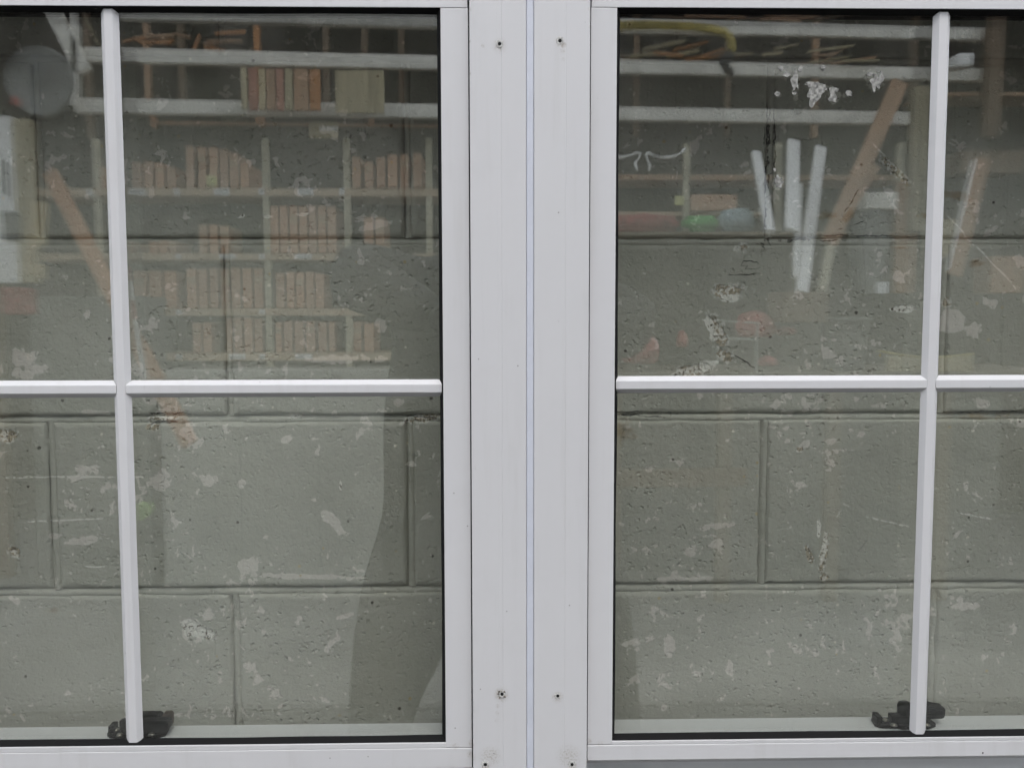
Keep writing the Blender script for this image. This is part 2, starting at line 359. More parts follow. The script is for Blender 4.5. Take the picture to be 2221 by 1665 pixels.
SCRATCH = [(2040, 455, 2215, 640), (175, 1226, 235, 1226), (738, 1045, 742, 1062), (1885, 305, 1985, 405), (15, 1031, 250, 1031), (45, 1128, 240, 1121), (1880, 1123, 1975, 1145), (2080, 1115, 2150, 1128)]

LIME = [(1728, 180, 10, 20), (1768, 204, 14, 24), (1780, 190, 26, 9, -20), (1810, 212, 13, 16), (1842, 206, 11, 6), (1695, 160, 24, 6, -20), (1900, 182, 20, 19), (1888, 165, 10, 6, -40), (1690, 397, 10, 14), (1690, 208, 6, 6), (1728, 215, 5, 5),
        (1545, 720, 12, 30, 24), (1530, 795, 38, 12, 18), (1470, 812, 26, 6, 18), (1604, 540, 13, 11), (1585, 648, 26, 8, 5), (1968, 674, 28, 8), (425, 1362, 40, 17, -28), (350, 898, 26, 6), (1786, 1190, 6, 44, -5), (1775, 1150, 5, 20), (738, 1054, 4, 12), (640, 899, 14, 4), (655, 464, 14, 4), (585, 468, 12, 4), (525, 468, 10, 5, 25)]
def wear(x, z):
    """named fields on the wall face, from the places the photograph shows"""
    k = (D + WALL_Y)/FPX; out = {}
    for nm, rows in (('pale', PALE), ('agg', AGG), ('rust', RUST), ('lime', LIME)):
        f = np.full(x.shape, -1.0)
        for r in rows:
            px, py, rw, rh = r[:4]; an = math.radians(r[4] if len(r) > 4 else 0); cx, cz = at(px, py, WALL_Y)
            ux, uz = (x-cx)/k, (z-cz)/k
            u = (ux*math.cos(an) + uz*math.sin(an))/rw; w = (uz*math.cos(an) - ux*math.sin(an))/rh
            f = np.maximum(f, 1.0 - np.sqrt(u*u + w*w))
        out[nm] = f
    for nm, rows in (('crack', CRACK), ('scratch', SCRATCH)):
        best = np.full(x.shape, 1e3); mk = np.full(x.shape, -1.0)
        for r in rows:
            a, b = at(r[0], r[1], WALL_Y), at(r[2], r[3], WALL_Y); L = math.hypot(b[0]-a[0], b[1]-a[1]); tx, tz = (b[0]-a[0])/L, (b[1]-a[1])/L
            al = (x-a[0])*tx + (z-a[1])*tz; sd = ((z-a[1])*tx - (x-a[0])*tz)/k; m = 1.0 - np.abs(al - L/2)/(L/2)
            ok = (np.abs(sd) < 30) & (m > -0.3) & (np.abs(sd) < np.abs(best)); best = np.where(ok, sd, best); mk = np.where(ok, m, mk)
        out[nm + '_d'] = best; out[nm + '_m'] = mk
    return out

def mesh_from(name, co, faces, mat, parent, attrs=None):
    me = bpy.data.meshes.new(name); nv, nf = len(co), len(faces)
    me.vertices.add(nv); me.vertices.foreach_set('co', co.astype(np.float32).ravel())
    me.loops.add(nf*4); me.loops.foreach_set('vertex_index', faces.astype(np.int32).ravel())
    me.polygons.add(nf); me.polygons.foreach_set('loop_start', np.arange(0, nf*4, 4, dtype=np.int32))
    me.polygons.foreach_set('use_smooth', np.ones(nf, dtype=bool))
    me.update(calc_edges=True)
    for n_, v in (attrs or {}).items():
        a = me.attributes.new(n_, 'FLOAT', 'POINT'); a.data.foreach_set('value', v.astype(np.float32))
    return link(name, me, mat, parent)

def block_wall():
    root = empty('block_wall', 'grey green painted concrete block wall with flaking paint behind both windows', 'wall', (0, WALL_Y, 0))
    root['kind'] = 'thing'
    zj = Z(889, 905, WALL_Y)                                   # centre line of a bed joint
    xj = X(889, 1090, WALL_Y)                                  # centre line of a perpend in the course below it
    J, CH, CL = 0.0085, 0.225, 0.459
    nb = int(math.floor(zj/CH)); z0 = zj - nb*CH               # a joint line near the ground
    rnd = random.Random(3); mco, mfa, nm = [], [], 0
    def ribbon(base, tang, prof, n, wob):
        """mortar ribbon: a profile (across, depth) swept along tang from base"""
        nonlocal nm
        s_ = np.linspace(0, 1, n+1); px_, pz_ = base[0] + tang[0]*s_, base[1] + tang[1]*s_
        w = vnoise(px_*30, pz_*30, 4)*wob + vnoise(px_*110, pz_*110, 9)*wob*0.5
        hor = tang[1] == 0; m = len(prof); co = np.zeros((n+1, m, 3))
        for q, (ac, y) in enumerate(prof):
            co[:, q, 0] = px_ + (0 if hor else ac); co[:, q, 2] = pz_ + (ac if hor else 0); co[:, q, 1] = y + w*(0.4 + 0.3*q)
        mco.append(co.reshape(-1, 3)); i = np.arange(n)[:, None]*m + np.arange(m-1)[None, :] + nm
        mfa.append(np.stack([i, i+1, i+m+1, i+m], -1).reshape(-1, 4) if not hor else np.stack([i, i+m, i+m+1, i+1], -1).reshape(-1, 4)); nm += (n+1)*m
    for r in range(-1, 13):
        zb, zt = max(0.0, z0 + r*CH + J/2), z0 + (r+1)*CH - J/2
        if zt > 2.72: break
        if zt - zb < 0.02: continue
        off = xj if (r - (nb-1)) % 2 == 0 else xj + CL/2       # course nb-1 lies just under the joint at 905 px
        for c in range(-6, 6):
            xa, xb = off + c*CL + J/2, off + (c+1)*CL - J/2
            vis = -1.0 < (xa+xb)/2 < 1.05 and 0.85 < (zb+zt)/2 < 2.15
            nx, nz = (130, 66) if vis else (8, 4)
            u, w = np.linspace(0, 1, nx+1), np.linspace(0, 1, nz+1)
            if vis: u, w = [0.5 - 0.5*np.sign(np.cos(np.pi*q))*np.abs(np.cos(np.pi*q))**0.75 for q in (u, w)]
            x, z = np.meshgrid(xa + (xb-xa)*u, zb + (zt-zb)*w); sd = rnd.randint(1, 9999)
            e = np.minimum(np.minimum(x-xa, xb-x), np.minimum(z-zb, zt-z))
            wob = vnoise(x*24, z*24, sd)*0.0017 + vnoise(x*85, z*85, sd+1)*0.0009
            y = rnd.uniform(-.0007, .0007) + vnoise(x*8, z*8, 5)*.0008 + vnoise(x*40, z*40, 8)*.0004 + vnoise(x*120, z*120, 3)*.00022
            Ry = 0.0058 + wob*1.8; q = np.clip(1 - e/Ry, 0, 1); y = y + (1 - np.sqrt(np.maximum(0, 1 - q*q)))*0.0066
            at_ = wear(x, z) if vis else {}
            if vis: y = y + np.clip(at_['agg']*3 + vnoise(x*70, z*70, 6)*0.8, 0, 1)*0.0012
            edge = (e < 1e-6); x = x + np.where(edge & (np.minimum(x-xa, xb-x) < 1e-6), wob, 0); z = z + np.where(edge & (np.minimum(z-zb, zt-z) < 1e-6), wob, 0)
            co = np.stack([x, y, z], -1).reshape(-1, 3); n1_ = nx+1
            i = np.arange(nz)[:, None]*n1_ + np.arange(nx)[None, :]; fa = np.stack([i, i+1, i+n1_+1, i+n1_], -1).reshape(-1, 4)
            rim = np.concatenate([np.arange(n1_), np.arange(1, nz+1)*n1_ + nx, nz*n1_ + np.arange(nx-1, -1, -1), np.arange(nz-1, 0, -1)*n1_])
            bk = co[rim].copy(); bk[:, 1] = 0.04; m = len(co); bi = m + np.arange(len(rim))
            fs = np.stack([rim, bi, np.roll(bi, -1), np.roll(rim, -1)], -1)
            at_ = {n_: np.concatenate([v.ravel(), np.full(len(rim), -1.0 if not n_.endswith('_d') else 1e3)]) for n_, v in at_.items()} if vis else \
                  {n_: np.full(m + len(rim), -1.0 if not n_.endswith('_d') else 1e3) for n_ in ('pale', 'agg', 'rust', 'lime', 'crack_d', 'crack_m', 'scratch_d', 'scratch_m')}
            mesh_from('block', np.concatenate([co, bk]), np.concatenate([fa, fs]), M['wall'], root, at_)
            if zb > 0: ribbon((xb, zb - .001), (0, zt - zb + .002), ((-.004, .0098), (.0008, .0080), (.0024, .0038), (.0078, .0026), (.0125, .0078)), 60 if vis else 4, .0013)
        ribbon((-2.72, z0 + (r+1)*CH), (5.6, 0), ((.0090, .0115), (.0040, .0094), (.0022, .0046), (-.0038, .0022), (-.0085, .0074)), 1100, .0013)
    co = np.concatenate(mco); wa = wear(co[:, 0], co[:, 2])
    mesh_from('mortar', co, np.concatenate(mfa), M['mortar'], root, wa)
    box('coping', -2.75, 2.75, -0.03, 0.13, 2.722, 2.78, M['mortar'], root, 0.006)
    box('backing', -2.74, 2.74, 0.020, 0.105, 0.0, 2.721, M['mortar'], root)
block_wall()

# ------------------------------------------------------------------ the two sash windows
SASH_F, PANE_F = 0.0060, 0.0160               # faces of the sash and of the outer pane
def bar_bm(bm, axis, a0, a1, c, W, w, yb, yf, e0, e1):
    """trapezoid glazing bar along axis from a0 to a1 (front face); base is shortened by e0 / e1 at its ends"""
    def P(along, across, y): return (along, y, across) if axis == 'X' else (across, y, along)
    b = W/2; f = w/2
    v = [bm.verts.new(P(a0+e0, c-b, yb)), bm.verts.new(P(a0, c-f, yf)), bm.verts.new(P(a0, c+f, yf)), bm.verts.new(P(a0+e0, c+b, yb)),
         bm.verts.new(P(a1-e1, c-b, yb)), bm.verts.new(P(a1, c-f, yf)), bm.verts.new(P(a1, c+f, yf)), bm.verts.new(P(a1-e1, c+b, yb))]
    for q in ((0, 1, 5, 4), (1, 2, 6, 5), (2, 3, 7, 6), (3, 0, 4, 7), (0, 3, 2, 1), (4, 5, 6, 7)): bm.faces.new([v[i] for i in q])

def glazing_bar(axis, a0, a1, c, yb, parent, e0, e1, W=0.0196, w=0.0090, hgt=0.0057):
    bm = bmesh.new(); bar_bm(bm, axis, a0, a1, c, W, w, yb, yb - hgt, e0, e1)
    bmesh.ops.bevel(bm, geom=[e for e in bm.edges if abs((e.verts[0].co - e.verts[1].co).length) > 0.05], offset=0.0004, segments=1, affect='EDGES')
    return finish(bm, 'glazing_bar', M['frame'], parent)

def pane(x0, x1, z0, z1, y0, y1, parent, outer=False):
    """float glass sheet: both faces a grid, a few hundredths of a millimetre out of flat"""
    n = 110 if outer else 30; xs_, zs_ = np.meshgrid(np.linspace(x0, x1, n+1), np.linspace(z0, z1, n+1)); sd = int(abs(x0)*1000 + y0*9000) + 3
    w = vnoise(xs_*6.5, zs_*6.5, sd)*3.0e-5 + vnoise(xs_*2.2, zs_*2.2, sd + 1)*1.5e-4
    q = xs_*0.85 + zs_*0.5                                      # wiped in slanting arcs, runs below the bars
    dust = np.clip(0.25 + 0.55*vnoise(q*26, (zs_*0.85 - xs_*0.5)*4, sd + 2) + 0.35*vnoise(xs_*70, zs_*9, sd + 3), 0, 1)
    dust = np.maximum(dust, 1.2*np.exp(-np.minimum(zs_ - z0 - .02, 9)/0.02)*(0.6 + 0.4*vnoise(xs_*120, zs_*120, sd + 4)))
    dust = np.concatenate([dust.ravel(), np.zeros(dust.size)])
    A = np.stack([xs_, y0 + w, zs_], -1).reshape(-1, 3); B = np.stack([xs_, y1 + w, zs_], -1).reshape(-1, 3); m = len(A)
    i = np.arange(n)[:, None]*(n+1) + np.arange(n)[None, :]
    F = np.stack([i, i+1, i+n+2, i+n+1], -1).reshape(-1, 4); G = np.stack([i, i+n+1, i+n+2, i+1], -1).reshape(-1, 4) + m
    return mesh_from('pane', np.concatenate([A, B]), np.concatenate([F, G]), M['glass_outer' if outer else 'glass'], parent, {'dust': dust})

def rubber(x0, x1, z0, z1, y0, y1, wd, parent, wavy=0.0):
    """black gasket: a frame of four strips lying on the pane, its inner lip a little uneven"""
    bm = bmesh.new(); rnd = random.Random(int(x0*1e5))
    def strip(p, q, inward):
        n = 40; prev = None
        for k in range(n+1):
            t_ = k/n; a = p[0] + (q[0]-p[0])*t_, p[1] + (q[1]-p[1])*t_
            w = wd*(1 + wavy*mnoise.noise(Vector((a[0]*9, a[1]*9, 1.7))))
            i = a[0] + inward[0]*w, a[1] + inward[1]*w; m_ = a[0] + inward[0]*wd*0.25, a[1] + inward[1]*wd*0.25
            ring = [bm.verts.new((a[0], y0, a[1])), bm.verts.new((m_[0], y0+0.0012, m_[1])), bm.verts.new((i[0], y1-0.0006, i[1])), bm.verts.new((i[0], y1+0.0003, i[1]))]
            if prev:
                for c in range(3): bm.faces.new((prev[c], prev[c+1], ring[c+1], ring[c]))
            prev = ring
    strip((x0, z0), (x1, z0), (0, 1)); strip((x0, z1), (x1, z1), (0, -1)); strip((x0, z0), (x0, z1), (1, 0)); strip((x1, z0), (x1, z1), (-1, 0))
    return finish(bm, 'gasket', M['gasket'], parent)

def screw_hole(px, py, r_out, r_in, parent, dirty):
    x, z = at(px, py, 0.0); k = D/FPX; ro, ri = r_out*k, r_in*k
    r = lathe('screw_hole', [(ro*1.05, 0.0002), (ro, -0.0002), (ro*0.9, 0.00005), (ro*0.8, -0.00025), (ri*1.3, -0.00015), (ri*1.02, 0.0001), (ri*1.0, 0.0004)], M['ring'], parent, 22, 'Y', (x, 0, z))
    lathe('bore_disc', [(ri*1.02, 0.0001), (ri*1.0, -0.00022), (ri*0.9, -0.00026)], M['hole'], r, 18, 'Y', (x, 0, z))  # black disc for the shade of the bore, nothing is drilled
    if dirty:
        bm = bmesh.new(); rnd = random.Random(int(px))
        for i in range(12):
            a = rnd.uniform(0.6, 6.0); rr = ro*rnd.uniform(0.75, 1.15); s_ = ro*rnd.uniform(0.10, 0.24)
            bm_lathe(bm, [(s_, 0.0), (s_*0.8, -0.0007), (s_*0.3, -0.001)], 7, 'Y', (x + rr*math.cos(a), 0.0, z + rr*math.sin(a)))
        finish(bm, 'grime', M['crust'], r)
    return r

def window(side, label):
    L = side == 'L'
    root = empty('sash_window', label, 'window', (0, 0, 0)); root['kind'] = 'thing'
    if L: seam, inner, outer, barpx = (1021.9, 830), (961.2, 830), (1141.6, 830), (252.7, 820)
    else: seam, inner, outer, barpx = (1276.5, 830), (1333.2, 830), (1158.0, 830), (2012.2, 813)
    sg = 1 if L else -1                                        # +1: the jamb in view is on the window's right
    xs, xi, xo = X(*seam, 0.0), X(*inner, SASH_F), X(*outer, 0.0)
    yb_ = PANE_F - 0.0057
    xbar = (X(228, 21.5, yb_) + X(277.4, 1617.7, yb_))/2 + 0.0045 if L else (X(2041.7, 26.6, yb_) + X(1982.7, 1599.6, yb_))/2 + 0.0045
    half = abs(xi - xbar); xs2, xi2, xo2 = 2*xbar - xs, 2*xbar - xi, 2*xbar - xo      # the far jamb, out of the picture
    zt = Z(600, 13.2, SASH_F) if L else Z(1600, 19.0, SASH_F)                        # lower edge of the top rail
    zs = Z(600, 1623.3, SASH_F) if L else Z(1500, 1613.5, SASH_F)                    # seam between bead and bottom rail
    zl = Z(600, 1611.8, SASH_F) if L else Z(1500, 1605.5, SASH_F)                    # top of the bead
    zr = Z(960, 1664.0, SASH_F) if L else Z(1500, 1647.5, SASH_F)                    # bottom of that rail
    zh = zt + 0.052; HEAD = zh + 0.006; SILL = zr - 0.86
    # ---- outer frame: two jambs, head, sill
    def jamb(a, b, ridge):
        lo, hi = min(a, b), max(a, b)
        pts = [(lo + 0.0006, 0.0), (lo, 0.0008), (lo, 0.167), (hi, 0.167), (hi, 0.0008), (hi - 0.0006, 0.0)]
        rx = X(ridge, 830, 0.0)
        if lo < rx < hi:
            if L: pts += [(rx + 0.0022, 0.0), (rx + 0.0018, 0.0004), (rx - 0.0016, 0.0004), (rx - 0.0020, 0.0003)]; 
            else: pts += [(rx + 0.0004, 0.0), (rx, 0.0003), (rx - 0.0004, 0.0)]
        return prism('jamb', pts, SILL - 0.03, HEAD + 0.055, 'Z', M['frame'], root)
    jamb(xs, xo, 1085.5 if L else 1226.0); jamb(xs2, xo2, -9999)
    fx0, fx1 = min(xs, xs2), max(xs, xs2)
    box('head', fx0 + 0.0002, fx1 - 0.0002, 0.0, 0.1665, HEAD, HEAD + 0.054, M['frame'], root, 0.0006)
    box('sill', fx0 + 0.0002, fx1 - 0.0002, -0.02, 0.1665, SILL - 0.03, SILL, M['frame'], root, 0.001)
    # ---- upper sash, outer track
    gx0, gx1 = min(xi, xi2), max(xi, xi2)
    e0, e1 = fx0 + 0.0015, fx1 - 0.0015
    up = empty('upper_sash', None, None); up.parent = root
    box('top_rail', e0 + 0.0006, e1 - 0.0006, SASH_F, 0.046, zt, zh, M['frame'], up, 0.0005)
    box('stile', e0 if not L else e1, gx0 if not L else gx1, SASH_F + 0.0003, 0.0455, zs + 0.0003, zt - 0.0004, M['frame'], up, 0.0004)
    box('stile', e1 if not L else e0, gx1 if not L else gx0, SASH_F + 0.0003, 0.0455, zs + 0.0003, zt - 0.0004, M['frame'], up, 0.0004)
    prism('bottom_rail', [(SASH_F, zr + .0005), (SASH_F, zs - .0010), (SASH_F + .0004, zs - .0005), (.0156, zs - .0005), (.0156, zs - .026), (.046, zs - .026), (.046, zr), (SASH_F + .0005, zr)], e0, e1, 'X', M['frame'], up)
    prism('glazing_bead', [(SASH_F + 0.0002, zs), (SASH_F + 0.0001, zl - 0.0006), (SASH_F + 0.0010, zl), (SASH_F + 0.0100, zl + 0.0002), (SASH_F + 0.0100, zs)], gx0 + 0.0001, gx1 - 0.0001, 'X', M['frame'], up)
    rubber(gx0, gx1, zl + 0.0003, zt, SASH_F + 0.0008, PANE_F, 0.0040, up, 0.22)
    pane(gx0 - 0.004, gx1 + 0.004, zl - 0.024, zt + 0.004, PANE_F, PANE_F + 0.004, up, True)
    pane(gx0 - 0.004, gx1 + 0.004, zl - 0.024, zt + 0.004, PANE_F + 0.020, PANE_F + 0.024, up)
    box('spacer', gx0 - 0.0035, gx0 + 0.0030, PANE_F + 0.0041, PANE_F + 0.0199, zl, zt, M['gasket'], up)
    box('spacer', gx1 - 0.0030, gx1 + 0.0035, PANE_F + 0.0041, PANE_F + 0.0199, zl, zt, M['gasket'], up)
    box('spacer', gx0, gx1, PANE_F + 0.0041, PANE_F + 0.0199, zt - 0.0030, zt + 0.0035, M['gasket'], up)
    box('spacer', gx0, gx1, PANE_F + 0.0041, PANE_F + 0.0199, zl - 0.0240, zl - 0.0180, M['gasket'], up)
    zc = (Z(600, 841.3, yb_) if L else Z(1700, 835.5, yb_))                            # axis of the cross bar
    pb = PANE_F - 0.0002
    glazing_bar('Z', zl + 0.0006, zt - 0.0008, xbar, pb, up, 0.0048, 0.0048)
    gap = 0.0006; hw, bs = 0.0090/2, (0.0196 - 0.0090)/2
    glazing_bar('X', gx0 + 0.0008, xbar - hw - gap, zc, pb, up, 0.0046, bs)
    glazing_bar('X', xbar + hw + gap, gx1 - 0.0008, zc, pb, up, bs, 0.0046)
    if not L:
        for i, (px, py, rw, rh) in enumerate(((1727, 178, 9, 17), (1768, 206, 11, 20), (1765, 186, 20, 6), (1782, 196, 12, 9), (1808, 214, 10, 14), (1812, 198, 7, 7), (1842, 206, 8, 5), (1688, 207, 5, 5), (1708, 165, 9, 5), (1696, 152, 5, 5), (1738, 152, 5, 7), (1900, 184, 8, 15), (1912, 176, 6, 12), (1888, 164, 6, 4), (1786, 150, 6, 5), (1690, 396, 9, 11), (1681, 371, 3, 3), (1723, 205, 4, 3))):
            k = (D + PANE_F)/FPX; cx, cz = at(px, py, PANE_F); bm = bmesh.new(); n_ = 26; rr = random.Random(i)
            ring = []
            for q in range(n_):
                th = 2*math.pi*q/n_; f = 1 + .85*mnoise.noise(Vector((math.cos(th)*1.6 + i*7.3, math.sin(th)*1.6, i))) + .5*mnoise.noise(Vector((math.cos(th)*5 + i*3.1, math.sin(th)*5, 2)))
                ring.append((cx + rw*k*f*math.cos(th), cz + rh*k*f*math.sin(th)))
            bm_prism(bm, ring, PANE_F - .0009 - i*.00005, PANE_F - .0002 + i*.00001, 'Y'); finish(bm, 'paint_splash', M['splash'], up)
    # ---- brush pile in the slot between sash and jamb
    for xx, s_ in ((xs, -sg), (xs2, sg)):
        bm = bmesh.new(); rnd = random.Random(11 if L else 12)
        bm_box(bm, xx - 0.0019, xx + 0.0019, 0.0078, 0.03, zr, zt - .018)
        z = zr
        while z < zt - 0.02:
            f = 0.5 + 0.5*mnoise.noise(Vector((0, 0, z*13 + (0 if L else 9))))
            ln = rnd.uniform(0.0004, 0.0014 if rnd.random() < 0.94 else 0.0042)*(0.35 + f*1.1)
            dz = rnd.uniform(-0.0012, 0.0012); wd_ = rnd.uniform(0.00015, 0.0004)
            y = SASH_F - rnd.uniform(0.0002, 0.0006)
            a = bm.verts.new((xx - s_*0.0004, y + 0.003, z - wd_)); b = bm.verts.new((xx - s_*0.0004, y + 0.003, z + wd_)); q = bm.verts.new((xx + s_*0.0012 + s_*ln*0.7, y, z + dz))
            a2 = bm.verts.new((xx - s_*0.0004, y + 0.0032, z)); bm.faces.new((a, b, q)); bm.faces.new((a, q, a2)); bm.faces.new((b, a2, q))
            z += rnd.uniform(0.0004, 0.0018)
        o = finish(bm, 'brush_seal', M['brush'], root); o['kind'] = 'stuff'
    # ---- lower sash, inner track, behind the meeting rail
    lo = empty('lower_sash', None, None); lo.parent = root
    Y0, Y1 = 0.0505, 0.0885
    zm = Z(700, 1598.0, Y0) if L else Z(1600, 1588.0, Y0)
    prism('meeting_rail', [(Y0 + 0.0030, zm), (Y0 + 0.0008, zm - 0.0009), (Y0, zm - 0.0035), (Y0, zm - 0.050), (Y1, zm - 0.050), (Y1, zm - 0.001), (Y1 - 0.001, zm)], e0, e1, 'X', M['inner'], lo)
    box('stile', e0, e0 + 0.032, Y0, Y1, SILL + 0.055, zm - 0.0502, M['frame'], lo, 0.0005)
    box('stile', e1 - 0.032, e1, Y0, Y1, SILL + 0.055, zm - 0.0502, M['frame'], lo, 0.0005)
    box('bottom_rail', e0, e1, Y0, Y1, SILL + 0.0005, SILL + 0.0548, M['frame'], lo, 0.0005)
    pane(e0 + 0.030, e1 - 0.030, SILL + 0.050, zm - 0.046, Y0 + 0.010, Y0 + 0.014, lo)
    pane(e0 + 0.030, e1 - 0.030, SILL + 0.050, zm - 0.046, Y0 + 0.030, Y0 + 0.034, lo)
    glazing_bar('Z', SILL + 0.0555, zm - 0.0505, xbar - (0.0 if L else 0.004), Y0 + 0.0098, lo, 0.002, 0.002)
    zq = (SILL + zm)/2
    glazing_bar('X', e0 + 0.033, xbar - hw - gap - 0.004, zq, Y0 + 0.0098, lo, 0.002, bs); glazing_bar('X', xbar + hw + gap, e1 - 0.033, zq, Y0 + 0.0098, lo, bs, 0.002)
    # ---- sash lock on top of the meeting rail
    lk = empty('sash_lock', None, None); lk.parent = root
    lk['label'] = 'black sash fastener on the meeting rail behind the left glazing bar' if L else 'black sash fastener with round hub behind the right glazing bar'
    def px2(px, y): return X(px, 1590, y)
    yl = Y0
    if L:
        xa, xb, xc, xd = px2(229, .06), px2(266, .06), px2(358, .06), px2(371, .07)
        k0, k1 = px2(234, .062), px2(246, .062)
        dome = ((257, .053), (325, .053), (249, .066))
    else:
        xa, xb, xc, xd = px2(1895, .06), px2(1948, .06), px2(2026, .06), px2(2038, .07)
        k0, k1 = px2(1897, .062), px2(1909, .062)
        dome = ((1937, .053), (2008, .053), (1918, .066))
    prism('base_plate', [(xa, yl+.010), (xa+.005, yl+.0045), (xb-.003, yl+.004), (xb-.001, yl+.0005), (xc-.012, yl+.0005), (xc-.008, yl+.004), (xc, yl+.008), (xc-.002, yl+.026), (xa+.002, yl+.026)], zm - .0002, zm + .0046, 'Z', M['lock'], lk, 0.0007)
    box('keeper', k0, k1, yl+.009, yl+.024, zm + .004, zm + .0125, M['lock'], lk, 0.001)
    if L:
        prism('lever', [(px2(292, .06), zm+.0045), (xd-.006, zm+.0045), (xd-.005, zm+.007), (xd, zm+.0075), (xd, zm+.0185), (xd-.002, zm+.0192), (px2(292, .06), zm+.0192)], yl+.006, yl+.021, 'Y', M['lock'], lk, 0.0012)
        prism('grip', [(px2(300, .075), zm+.005), (px2(349, .075), zm+.005), (px2(350, .075), zm+.016), (px2(345, .075), zm+.0205), (px2(300, .075), zm+.0205)], yl+.0215, yl+.0345, 'Y', M['lock'], lk, 0.0012)
        lathe('hub', [(.0065, zm+.0044), (.0065, zm+.018), (.005, zm+.0195)], M['lock'], lk, 20, 'Z', (px2(268, .06), yl+.012, 0))
        prism('reflection_block', [(px2(351, .08), zm+.004), (px2(372, .08), zm+.004), (px2(373, .08), zm+.018), (px2(369, .08), zm+.0205), (px2(354, .08), zm+.0195)], yl+.024, yl+.036, 'Y', simple('brown_reflection', (.10, .075, .06), .5, .2, 100), lk, 0.001)  # brown reflection on the lock, built as a coloured block
    else:
        lathe('hub', [(.0085, zm+.0044), (.0085, zm+.023), (.0072, zm+.0265), (.004, zm+.0280)], M['lock'], lk, 24, 'Z', (px2(1960, .064), yl+.0165, 0))
        box('lever', px2(1930, .06), px2(1975, .06), yl+.006, yl+.020, zm+.0044, zm+.0135, M['lock'], lk, 0.0012)
        prism('grip', [(px2(1985, .07), zm+.008), (xd-.002, zm+.0085), (xd, zm+.0105), (xd+.0005, zm+.0215), (xd-.004, zm+.0235), (px2(2012, .07), zm+.0235), (px2(2002, .07), zm+.027), (px2(1985, .07), zm+.027)], yl+.010, yl+.024, 'Y', M['lock'], lk, 0.0012)
    for px, y in dome:
        lathe('screw', [(.0040, zm+.0040), (.0036, zm+.0058), (.0022, zm+.0066), (.0008, zm+.0068)], M['bolt'], lk, 14, 'Z', (px2(px, y), y+.0012, 0))
    # ---- fixing holes in the jamb that shows
    rows = ((1086, 95.5, 8.0, 3.6, False), (1086.6, 1504.5, 8.5, 3.5, True), (1050, 1657, 9.5, 3.6, False)) if L else ((1217, 89, 8.5, 3.9, False), (1207.5, 1508.5, 8.0, 3.4, False), (1238, 1657.5, 9.5, 3.6, False))
    for r in rows: screw_hole(*r, root)
    if not L:
        x, z = at(2129, 1635, SASH_F)
        lathe('drain_hole_disc', [(.0010, SASH_F - .0001), (.0009, SASH_F - .0003)], M['hole'], up, 12, 'Y', (x, 0, z))  # black disc for the shade of a hole, laid on the rail face
    return root
_sh = screw_hole
def screw_hole(px, py, ro, ri, dirty, root): return _sh(px, py, ro, ri, root, dirty)
window('L', 'white sash window with a grimy rusted fixing hole, reflecting shelves of brown boxes')
window('R', 'white sash window with a clean ringed fixing hole, reflecting the white leaning lengths')
_x0, _x1 = X(1141.6, 830, 0) + .00025, X(1158.0, 830, 0) - .00025
st = prism('joining_strip', [(_x0, .0016), (_x0 + .0006, .0009), (_x1 - .0006, .0009), (_x1, .0016), (_x1, .16), (_x0, .16)], .60, 2.02, 'Z', M['strip'])
tag(st, 'narrow bluish white strip filling the joint between the two window frames', 'trim strip')

# ------------------------------------------------------------------ the yard behind the camera: everything the panes reflect
M['galv'] = simple('pale_galvanised_steel', (0.80, 0.78, 0.71), 0.55, 0.10, 9, metallic=0.0)
def card(name, col):
    t = NT(name); r = t.n('ObjectInfo').outputs['Random']; p = t.n('TexCoord').outputs['Object']
    c = t.mix(r, c4(col), c4((col[0]*1.25, col[1]*1.12, col[2]*1.0))); n = t.noise(p, 25.0, 4.0, 0.6)
    c = t.mix(t.math('MULTIPLY', t.ramp(n, 0.4, 0.7), 0.35), c, c4([v*0.62 for v in col])); t.bsdf(c, 0.85); return t.m
M['box'] = card('brown_card', (0.50, 0.335, 0.235))
M['shelf'] = wood('shelf_timber', (0.58, 0.45, 0.31), 0.18, 'X')
M['upright'] = simple('pale_upright', (0.50, 0.47, 0.35), 0.7, 0.14, 18)
M['card'] = simple('white_card', (0.80, 0.81, 0.82), 0.7, 0.05, 40)
M['orange'] = wood('orange_timber', (0.50, 0.235, 0.095)); M['brown'] = wood('brown_timber', (0.42, 0.265, 0.165)); M['dim'] = wood('old_timber', (0.19, 0.135, 0.09))
M['warm'] = wood('warm_timber', (0.52, 0.29, 0.165), 0.15); M['khaki'] = wood('khaki_board', (0.45, 0.39, 0.25)); M['redb'] = wood('red_brown_board', (0.42, 0.20, 0.14)); M['pine'] = wood('pale_pine', (0.55, 0.45, 0.27))
M['white'] = simple('white_plastic', (0.88, 0.88, 0.86), 0.5, 0.02, 20); M['red'] = simple('red_plastic', (0.42, 0.12, 0.10), 0.5, 0.2, 16); M['rag'] = simple('red_cloth', (0.40, 0.11, 0.10), 0.9, 0.3, 14, bump=0.5)
M['green'] = simple('green_plastic', (0.10, 0.42, 0.10), 0.5, 0.15, 16); M['lime'] = simple('lime_plastic', (0.34, 0.62, 0.12), 0.5, 0.1, 16); M['blue'] = simple('pale_blue_sheet', (0.32, 0.42, 0.45), 0.5, 0.15, 12)
M['yellow'] = simple('yellow_hose', (0.46, 0.37, 0.09), 0.5, 0.2, 14); M['dark'] = simple('dark_rubber', (0.03, 0.03, 0.03), 0.7, 0.3, 20); M['note'] = simple('yellow_note', (0.62, 0.62, 0.28), 0.8, 0.05, 20)
